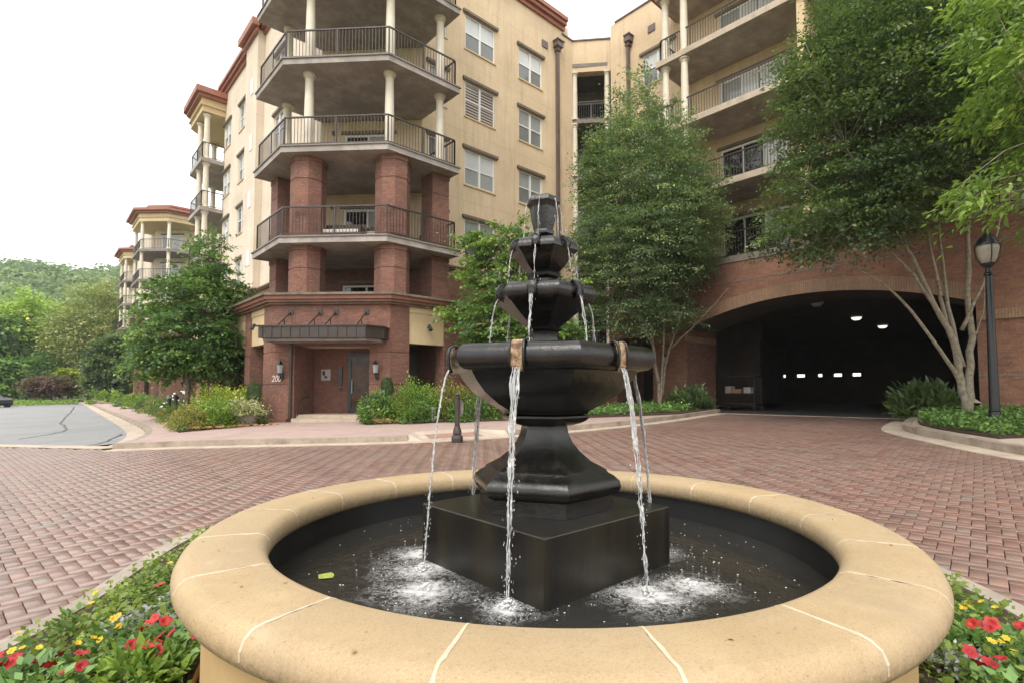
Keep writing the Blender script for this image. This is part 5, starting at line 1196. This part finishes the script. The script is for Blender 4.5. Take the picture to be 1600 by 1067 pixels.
shrub((18.3, 3.0, .66), (.85, .8, .95), 'dark broad-leaved bush left of the mottled elm trunks', 'leaf_dark', 1500, .24, 'strappy bushes by the garage', accent=.1, up=1.2, wr=.16)
# white flowering bush under the maple
T = shrub((4.9, 26.9, .25), (.8, .8, .95), 'bush covered in white flower heads under the maple', 'leaf_mid', 1100, .1, 'bushes in the beds along the building')
M['petal_white'] = plain('white_petals', (.78, .78, .70), .8, .08, 20)
mb = MB()
for i in range(70):
    u = rnd_unit(1)[0]; blob(mb, (4.9+u[0]*.8, 26.9+u[1]*.8, .35+abs(u[2])*.95), .055, 1.2)
mb.build('flower_heads', 'petal_white', T, smooth=True)
# planter with variegated shrub, and two clipped cylinders
PLN = thing('stone_planter', (4.95, 17.75, .25), 'pale round stone planter spilling white variegated leaves left of the entrance', 'planter')
simple('pot', 'planter', lambda mb: mb.lathe([(.22, .2), (.30, .32), (.36, .52), (.35, .68), (.31, .74), (.35, .80), (.33, .84)], 20, (4.95, 17.75)), PLN)
o = shrub((4.85, 17.7, .62), (.62, .6, .48), 'white-edged variegated shrub spilling over the stone planter', 'leaf_varie', 2600, .085, accent=.2, up=-.8)
for i, (c, lb) in enumerate((((5.25, 18.0, .3), 'dark clipped columnar evergreen behind the stone planter left of the entrance'), ((8.4, 15.15, .45), 'dark clipped columnar evergreen right of the entrance door'))):
    T = thing('columnar_evergreen', c, lb, 'shrub', 'clipped evergreens flanking the entrance'); n = 2600
    a = RNG.uniform(0, 6.28, n); z = RNG.uniform(.2, 1.28, n); r_ = .17+.02*np.sin(z*9); r_ = np.where(z > 1.2, r_*.7, r_)
    P = np.stack([c[0]+np.cos(a)*r_, c[1]+np.sin(a)*r_, c[2]+z], 1); D = np.stack([np.cos(a)*.4, np.sin(a)*.4, np.ones(n)], 1)+RNG.normal(size=(n, 3))*.3
    leaf_mesh('foliage', 'leaf_dark', P, D, np.stack([np.cos(a), np.sin(a), np.zeros(n)], 1)+RNG.normal(size=(n, 3))*.3, RNG.uniform(.04, .08, n), RNG.uniform(.01, .02, n), RNG.uniform(0, .6, n), T)
    simple('stem', 'bark', lambda mb: mb.lathe([(.03, c[2]-.1), (.03, c[2]+1.0)], 6, c[:2]), T)
# rocks edging the beds
random.seed(5)
def rock(c, s_, label):
    mb = MB(); vs = []; n = 8
    for j, (q, h) in enumerate(((.75, 0), (1, .35), (.8, .8), (.35, 1))):
        for i in range(n): a = i*2*math.pi/n; r_ = s_*q*random.uniform(.75, 1.15); vs.append((c[0]+r_*math.cos(a)*1.3, c[1]+r_*math.sin(a), c[2]+s_*.8*h))
    fs = [(j*n+i, j*n+(i+1) % n, (j+1)*n+(i+1) % n, (j+1)*n+i) for j in range(3) for i in range(n)]+[tuple(3*n+i for i in range(n))]
    mb.add(vs, fs); o = mb.build('edging_rock', 'rock', bevel=.01); tag(o, label, 'rock', 'orange rocks edging the entrance beds')
for i in range(20):
    f_ = i/19; rock((3.3+f_*2.3+random.uniform(-.05, .05), 16.85+.55*f_+random.uniform(-.1, .15)-(.3 if f_ > .8 else 0), g(4)+.16), random.uniform(.05, .11), 'small orange rock along the front edge of the left entrance bed')
for i in range(22):
    f_ = i/21; rock((7.65+f_*2.4+random.uniform(-.05, .05), 14.5-1.5*f_+random.uniform(-.08, .1), g(8)+.17), random.uniform(.05, .09) if i > 3 else .16, 'orange rock along the front edge of the right entrance bed')
# groundcover
def cover(name, poly, zf, n, mat, ls, h, label):
    xs_ = [p[0] for p in poly]; ys_ = [p[1] for p in poly]; P = []
    def inside(x, y):
        c = False; j = len(poly)-1
        for i in range(len(poly)):
            if (poly[i][1] > y) != (poly[j][1] > y) and x < (poly[j][0]-poly[i][0])*(y-poly[i][1])/(poly[j][1]-poly[i][1])+poly[i][0]: c = not c
            j = i
        return c
    while len(P) < n:
        x, y = random.uniform(min(xs_), max(xs_)), random.uniform(min(ys_), max(ys_))
        if inside(x, y): P.append((x, y, zf(x, y)+random.random()**1.3*h*(1+.4*math.sin(x*5)*math.cos(y*4))))
    P = np.array(P); m_ = len(P); D = RNG.normal(size=(m_, 3)); D[:, 2] = np.abs(D[:, 2])*.5+.2; Nn = RNG.normal(size=(m_, 3))*.4; Nn[:, 2] = 1
    L = ls*RNG.uniform(.6, 1.4, m_); o = leaf_mesh(name, mat, P, D, Nn, L, L*.33, RNG.uniform(0, .9, m_)); tag(o, label, 'groundcover', kind='stuff'); return o
cover('groundcover', bed3, lambda x, y: g(x)+.19, 9000, 'leaf_cover', .085, .22, 'low green groundcover in the bed around the mottled elm and lamp post')
cover('groundcover', [(12.8, 11.1), (14.6, 10.1), (16.0, 9.5), (17.9, 9.7), (19.0, 10.0), (19.6, 12.4), (15, 12.5), (12.6, 13)], lambda x, y: g(x)+.18, 7000, 'leaf_cover', .085, .22, 'low green groundcover under the elm left of the garage')
cover('groundcover', bedL[:5]+[(6.0, 30), (4.6, 30), (3.75, 22), (3.2, 18)], lambda x, y: g(x)+.17, 3500, 'leaf_mid', .08, .12, 'thin green groundcover between the bushes of the left bed')
cover('grass', [(-14, 66), (3.4, 66), (3.6, 90), (-30, 95), (-30, 70)], lambda x, y: g(x)-.03, 9000, 'leaf_bright', .3, .35, 'strip of long yellow-green grass at the end of the street')
# flower bed round the fountain
ring = offset(isle+[isle[0]], -.1)[:-1][::-1]
def in_fb(x, y):
    if math.hypot(x-FC[0], y-FC[1]) < 1.72: return False
    c = False; j = len(ring)-1
    for i in range(len(ring)):
        if (ring[i][1] > y) != (ring[j][1] > y) and x < (ring[j][0]-ring[i][0])*(y-ring[i][1])/(ring[j][1]-ring[i][1])+ring[i][0]: c = not c
        j = i
    return c
def fb_sample(n):
    out = []
    while len(out) < n:
        x, y = random.uniform(-.5, 5.1), random.uniform(-.5, 6.2)
        if in_fb(x, y): out.append((x, y))
    return out
P = []
for x, y in fb_sample(2300):
    n = 15; h = random.uniform(.05, .15)
    for i in range(n): P.append((x+random.gauss(0, .05), y+random.gauss(0, .05), g(x)+.03+random.random()*h, random.random()*.3+(hash((round(x*3), round(y*3))) % 100)/150))
P = np.array(P); m_ = len(P); D = RNG.normal(size=(m_, 3)); D[:, 2] = np.abs(D[:, 2])*.6+.3; Nn = RNG.normal(size=(m_, 3))*.5; Nn[:, 2] = 1
L = .03*RNG.uniform(.6, 1.6, m_); o = leaf_mesh('groundcover', 'leaf_bed', P[:, :3], D, Nn, L, L*.36, P[:, 3]); tag(o, 'small leafy green bedding growth around the fountain basin', 'groundcover', kind='stuff')
for nm, col in (('red', (.36, .008, .01)), ('coral', (.48, .028, .018)), ('yellow', (.60, .40, .012))): 
    m, t, p = nodes(nm+'_petals'); t.links.new(mixc(t, ramp(t, noise(t, 60, 2), .35, .65), col, tuple(min(1, x*.75) for x in col)), p.inputs['Base Color']); p.inputs['Roughness'].default_value = .6; M['petal_'+nm] = m
def bloom(mb, c, r_, n=5, tilt=.4, lay=1):
    """ruffled trumpet flower"""
    ax = Vector((random.gauss(0, tilt)-.2, random.gauss(0, tilt)-.2, 1)).normalized(); a = ax.orthogonal().normalized(); b = ax.cross(a); k = n*4; C0 = Vector(c)
    vs = [C0-ax*r_*.5]; ph = random.random()*6
    for q, h in ((.35, .0), (.75, .16), (1.0, .12)):
        for i in range(k):
            t_ = 2*math.pi*i/k; rr = r_*q*(1+(.16*math.cos(n*t_+ph) if q > .4 else 0)); vs.append(C0+a*rr*math.cos(t_)+b*rr*math.sin(t_)+ax*r_*(h+(.07*math.cos(2*n*t_) if q > .9 else 0)))
    fs = [(0, 1+i, 1+(i+1) % k) for i in range(k)]
    for j in range(2): fs += [(1+j*k+i, 1+(j+1)*k+i, 1+(j+1)*k+(i+1) % k, 1+j*k+(i+1) % k) for i in range(k)]
    mb.add(vs, fs)
def plant(x, y, kind, label, grp, nb, cat='flower'):
    z = g(x)+.03; h = random.uniform(.10, .17); T = thing(kind[0], (x, y, z), label, cat, grp); n = 46
    a = RNG.uniform(0, 6.28, n); el = RNG.uniform(.1, 1.2, n); rr = RNG.uniform(.01, .09, n)
    P = np.stack([x+np.cos(a)*rr, y+np.sin(a)*rr, z+RNG.uniform(.0, h*.8, n)], 1); D = np.stack([np.cos(a)*np.cos(el), np.sin(a)*np.cos(el), np.sin(el)], 1)
    Nn = RNG.normal(size=(n, 3))*.3; Nn[:, 2] = 1; L = kind[2]*RNG.uniform(.7, 1.2, n)
    leaf_mesh('leaves', kind[1], P, D, Nn, L, L*.3, RNG.uniform(0, .8, n), T)
    for i in range(nb):
        mb = MB(); bx, by = x+random.gauss(0, .05), y+random.gauss(0, .05); bloom(mb, (bx, by, z+h+random.uniform(-.01, .03)), kind[4]*random.uniform(.8, 1.15), kind[5]); fl = mb.build('flower', kind[3], T, smooth=True)
RP = ('petunia', 'leaf_cover', .06, 'petal_red', .027, 5); CP = ('petunia', 'leaf_cover', .06, 'petal_coral', .027, 5); YP = ('marigold', 'leaf_mid', .05, 'petal_yellow', .015, 6)
def px_ground(px, py, dz=.12):
    r_ = _f+_r*((px-800)/FPX)+_u*((CY-py)/FPX); t_ = (dz-CAM_H)/(r_.z-.027*r_.x); return r_.x*t_, r_.y*t_
L1 = 'red petunia in bloom in the left part of the bed round the fountain'; L2 = 'coral petunia in bloom against the left foot of the fountain wall'
for (px, py, kd, nb) in ((30, 1045, RP, 3), (48, 1062, RP, 3), (80, 1035, RP, 2), (100, 1058, RP, 2), (272, 915, CP, 2), (225, 1000, CP, 3), (255, 1005, CP, 2), (280, 1015, RP, 2), (262, 1028, CP, 2), (200, 1020, RP, 2), (240, 1040, CP, 1), (60, 1085, RP, 2), (275, 990, CP, 1)):
    x, y = px_ground(px, py); plant(x, y, kd, L1 if kd is RP else L2, 'petunias left of the fountain', nb)
for (px, py, nb) in ((118, 972, 2), (25, 1042, 2), (30, 1020, 3), (140, 1012, 3), (185, 990, 2), (252, 888, 1), (172, 1005, 2)):
    x, y = px_ground(px, py); plant(x, y, YP, 'small yellow flowering plant in the left part of the bed round the fountain', 'yellow flowers left of the fountain', nb)
for (px, py, kd, nb) in ((1528, 985, RP, 1), (1505, 990, CP, 1), (1552, 995, RP, 2), (1595, 1000, CP, 2), (1543, 1058, RP, 2), (1590, 1075, RP, 2)):
    x, y = px_ground(px, py); plant(x, y, kd, 'red petunia in bloom in the bed right of the fountain' if kd is RP else 'coral petunia in bloom in the bed right of the fountain', 'petunias right of the fountain', nb)
for (px, py, nb) in ((1480, 958, 4), (1525, 965, 3), (1465, 1000, 4), (1566, 1025, 3), (1595, 1040, 3)):
    x, y = px_ground(px, py); plant(x, y, YP, 'small yellow flowering plant in the bed right of the fountain', 'yellow flowers right of the fountain', nb)
for (px, py) in ((290, 940), (215, 970), (300, 965), (205, 985), (1505, 1040)):
    x, y = px_ground(px, py, .08); shrub((x, y, g(x)+.03), (.08, .08, .09), 'low silver-leaved plant in the bed round the fountain', 'leaf_grey', 300, .03, 'silver plants round the fountain', name='dusty_miller')
x, y = px_ground(215, 1050, .1); shrub((x, y, g(x)+.03), (.10, .10, .12), 'broad light green rosette plant at the bottom left by the fountain wall', 'leaf_bright', 60, .075, name='rosette_plant', up=1.0, wr=.2)

# ================================================================== STREET FURNITURE
LPt = (14.9, 1.35); z0 = g(14.9)+.19
lamp = thing('street_lamp', (*LPt, z0), 'tall black lamp post with a frosted urn lantern in the right bed', 'street lamp')
simple('base', 'black', lambda mb: mb.lathe([(.16, z0-.05), (.16, z0+.05), (.13, z0+.08), (.14, z0+.13), (.11, z0+.18), (.10, z0+.3), (.105, z0+.32)], 20, LPt), lamp)
simple('pole', 'black', lambda mb: mb.lathe([(.092, z0+.32), (.062, z0+3.0), (.058, z0+3.15), (.085, z0+3.17), (.085, z0+3.2), (.05, z0+3.23), (.05, z0+3.32), (.10, z0+3.36), (.13, z0+3.42)], 20, LPt), lamp)
m, t, p = nodes('frosted_lamp_glass'); t.links.new(mixc(t, ramp(t, noise(t, 12, 3), .3, .7), (.62, .58, .48), (.5, .47, .40)), p.inputs['Base Color']); p.inputs['Roughness'].default_value = .3; p.inputs['Transmission Weight'].default_value = .35; M['frost'] = m
simple('lamp_glass', 'frost', lambda mb: mb.lathe([(.10, z0+3.42), (.15, z0+3.52), (.19, z0+3.72), (.185, z0+3.80)], 20, LPt), lamp)
simple('lamp_cap', 'black', lambda mb: mb.lathe([(.22, z0+3.80), (.21, z0+3.84), (.15, z0+3.95), (.06, z0+4.05), (.03, z0+4.08), (.035, z0+4.14), (.01, z0+4.2)], 20, LPt), lamp)
cage = MB()
for i in range(4):
    a = i*math.pi/2+.4; cage.tube([(LPt[0]+math.cos(a)*r_, LPt[1]+math.sin(a)*r_, z0+z) for r_, z in ((.12, 3.40), (.20, 3.55), (.225, 3.8))], .010, 5)
cage.build('lamp_frame', 'black', lamp)
bc = (6.98, 9.45); z1 = g(bc[0])
bol = thing('sign_bollard', (*bc, z1), 'short dark post with a round sign disc standing beside the kerb ramp', 'bollard')
simple('base', 'metal', lambda mb: mb.lathe([(.125, z1+.0), (.125, z1+.03), (.13, z1+.09), (.115, z1+.15), (.08, z1+.18), (.10, z1+.2), (.09, z1+.27), (.06, z1+.36), (.062, z1+.39)], 20, bc), bol)
simple('post', 'metal', lambda mb: mb.lathe([(.052, z1+.39), (.052, z1+.97), (.065, z1+.98), (.065, z1+1.0), (.03, z1+1.02), (.045, z1+1.06), (.02, z1+1.10)], 20, bc), bol)
dsk = MB(); cb = Vector((bc[0]+.67*.07, bc[1]+.74*.07, z1+.76)); fx = Vector((.67, .74, 0)); rx = Vector((.74, -.67, 0))
dsk.add([tuple(cb+fx*dd+rx*(.085*math.cos(i*math.pi/12)+.045)+Vector((0, 0, .20*math.sin(i*math.pi/12)))) for dd in (0, .012) for i in range(24)], [tuple(range(24)), tuple(range(47, 23, -1))]+[(i, (i+1) % 24, 24+(i+1) % 24, 24+i) for i in range(24)])
dsk.build('sign_disc', 'slab_edge', bol)
# path light, service box, lawn hydrant post, cart, car
pl = (17.2, 1.95); z2 = g(17.2)+.19; PLT = thing('path_light', (*pl, z2), 'small bronze mushroom path light between the mottled elm and the lamp post', 'path light')
simple('stake', 'metal', lambda mb: mb.lathe([(.02, z2), (.02, z2+.42)], 8, pl), PLT); simple('shade', 'planter', lambda mb: mb.lathe([(.17, z2+.38), (.02, z2+.50), (.01, z2+.54)], 14, pl), PLT)
sb = MB(); sb.box(9.0, 9.12, 13.45, 13.57, .4, .85); tag(sb.build('utility_marker', 'plate', bevel=.01), 'small pale utility marker box at the front of the right entrance bed', 'marker')
for i, (x, y, lb) in enumerate(((3.85, 22.2, 'dark green post among the bushes under the maple'), (4.0, 24.3, 'second slim post with a pale band under the maple'))):
    T = thing('bollard_light', (x, y, .25), lb, 'path light', 'posts under the maple'); simple('post', 'black', lambda mb: mb.lathe([(.06, .2), (.06, 1.05)], 10, (x, y)), T); simple('cap', 'plate' if i else 'black', lambda mb: mb.lathe([(.09, 1.051), (.10, 1.12), (.03, 1.2)], 10, (x, y)), T)
CT = thing('utility_cart', (22.9, 10.1, .51), 'loaded utility cart parked in the shade just inside the garage, left', 'cart')
for z in (.75, 1.2): simple('shelf', 'metal', lambda mb: mb.box(22.5, 23.3, 9.5, 10.9, z, z+.05), CT)
for x in (22.52, 23.25):
    for y in (9.52, 10.85): simple('post', 'metal', lambda mb: mb.box(x, x+.04, y, y+.04, .6, 1.95), CT); simple('wheel', 'black', lambda mb: mb.tube([(x, y, .59), (x+.05, y, .59)], .08, 12), CT)
simple('canopy_bar', 'metal', lambda mb: mb.box(22.5, 23.3, 9.5, 10.9, 1.95, 2.0), CT)
for i, (y, w, h, mt) in enumerate(((9.7, .3, .25, 'plate'), (10.1, .4, .18, 'tactile'), (10.55, .25, .3, 'planter'))):
    o = simple('storage_box', mt, lambda mb: mb.box(22.55, 22.95, y, y+w, 1.252, 1.252+h), None, bevel=.01); tag(o, ['grey box', 'flat reddish box', 'tall pale box'][i]+' on the upper shelf of the cart in the garage', 'box')
c = at(-24, 617, 46); 
def car():
    x, y = c.x, c.y; z = g(x); K = thing('parked_car', (x, y, z), 'dark car at the far left edge of the street', 'car')
    ln = Line((x, y), (x+2.25*math.cos(2.2), y+2.25*math.sin(2.2)))
    L_ = Line(ln.p(-2.2, 0, 0)[:2], ln.p(2.2, 0, 0)[:2])
    def loft(mb, secs):
        n = 8; vs = []
        for u, w, zb, zt, wt in secs: vs += [L_.p(u, -w, zb), L_.p(u, w, zb), L_.p(u, w*1.02, (zb+zt)/2), L_.p(u, wt, zt), L_.p(u, -wt, zt), L_.p(u, -w*1.02, (zb+zt)/2)]
        k = 6; fs = [(j*k+i, j*k+(i+1) % k, (j+1)*k+(i+1) % k, (j+1)*k+i) for j in range(len(secs)-1) for i in range(k)]+[tuple(range(k)), tuple((len(secs)-1)*k+i for i in range(k))]
        mb.add(vs, fs)
    simple('body', 'black', lambda mb: loft(mb, [(0, .7, z+.4, z+.7, .6), (.3, .85, z+.25, z+.85, .8), (1.3, .88, z+.22, z+.95, .83), (3.4, .88, z+.22, z+.98, .83), (4.2, .85, z+.3, z+.9, .78), (4.4, .7, z+.45, z+.75, .6)]), K)
    simple('cabin', 'pane_dark', lambda mb: loft(mb, [(1.2, .78, z+.93, z+.96, .75), (1.9, .76, z+.93, z+1.42, .6), (3.1, .76, z+.93, z+1.45, .6), (3.9, .76, z+.93, z+.97, .72)]), K)
    for u in (.8, 3.5):
        for s_ in (-1, 1): simple('wheel', 'metal', lambda mb: mb.tube([L_.p(u, s_*.7, z+.32), L_.p(u, s_*.9, z+.32)], .32, 16), K)
car()

# ================================================================== HAZE
hz = MB(); hz.box(-420, 420, -60, 560, -8, 125); hm = bpy.data.materials.new('haze_air'); hm.use_nodes = True; ht = hm.node_tree
ht.nodes.remove(ht.nodes['Principled BSDF']); pv = ht.nodes.new('ShaderNodeVolumePrincipled'); pv.inputs['Color'].default_value = (.95, .96, .97, 1); pv.inputs['Density'].default_value = .00045; pv.inputs['Anisotropy'].default_value = .2
ht.links.new(pv.outputs[0], ht.nodes['Material Output'].inputs['Volume']); M['haze'] = hm
tag(hz.build('haze', 'haze'), 'thin pale summer haze fading the wooded hill', 'haze', kind='stuff')

q = []
while len(q) < 260:
    x, y = random.uniform(-2, 17), random.uniform(-.5, 14.5)
    if math.hypot(x-FC[0], y-FC[1]) < 2.0 or (y > 9.2 and x+y > 15.0): continue
    if random.random() < .25+.75*(y > 7 or x > 11): q.append((x, y, g(x)+.006))
for i in range(26):
    th = random.uniform(-180, 180); q.append(fp(th, random.uniform(1.42, 1.64), .652))
q = np.array(q); n = len(q); D = RNG.normal(size=(n, 3)); D[:, 2] *= .12; Nn = RNG.normal(size=(n, 3))*.25; Nn[:, 2] = 1
L = RNG.uniform(.012, .045, n); L[-26:] *= .45
o = leaf_mesh('leaf_litter', 'litter', q, D, Nn, L, L*.35, RNG.random(n)); tag(o, 'small dry leaves and bits scattered over the paving and the fountain rim', 'leaf litter', kind='stuff')
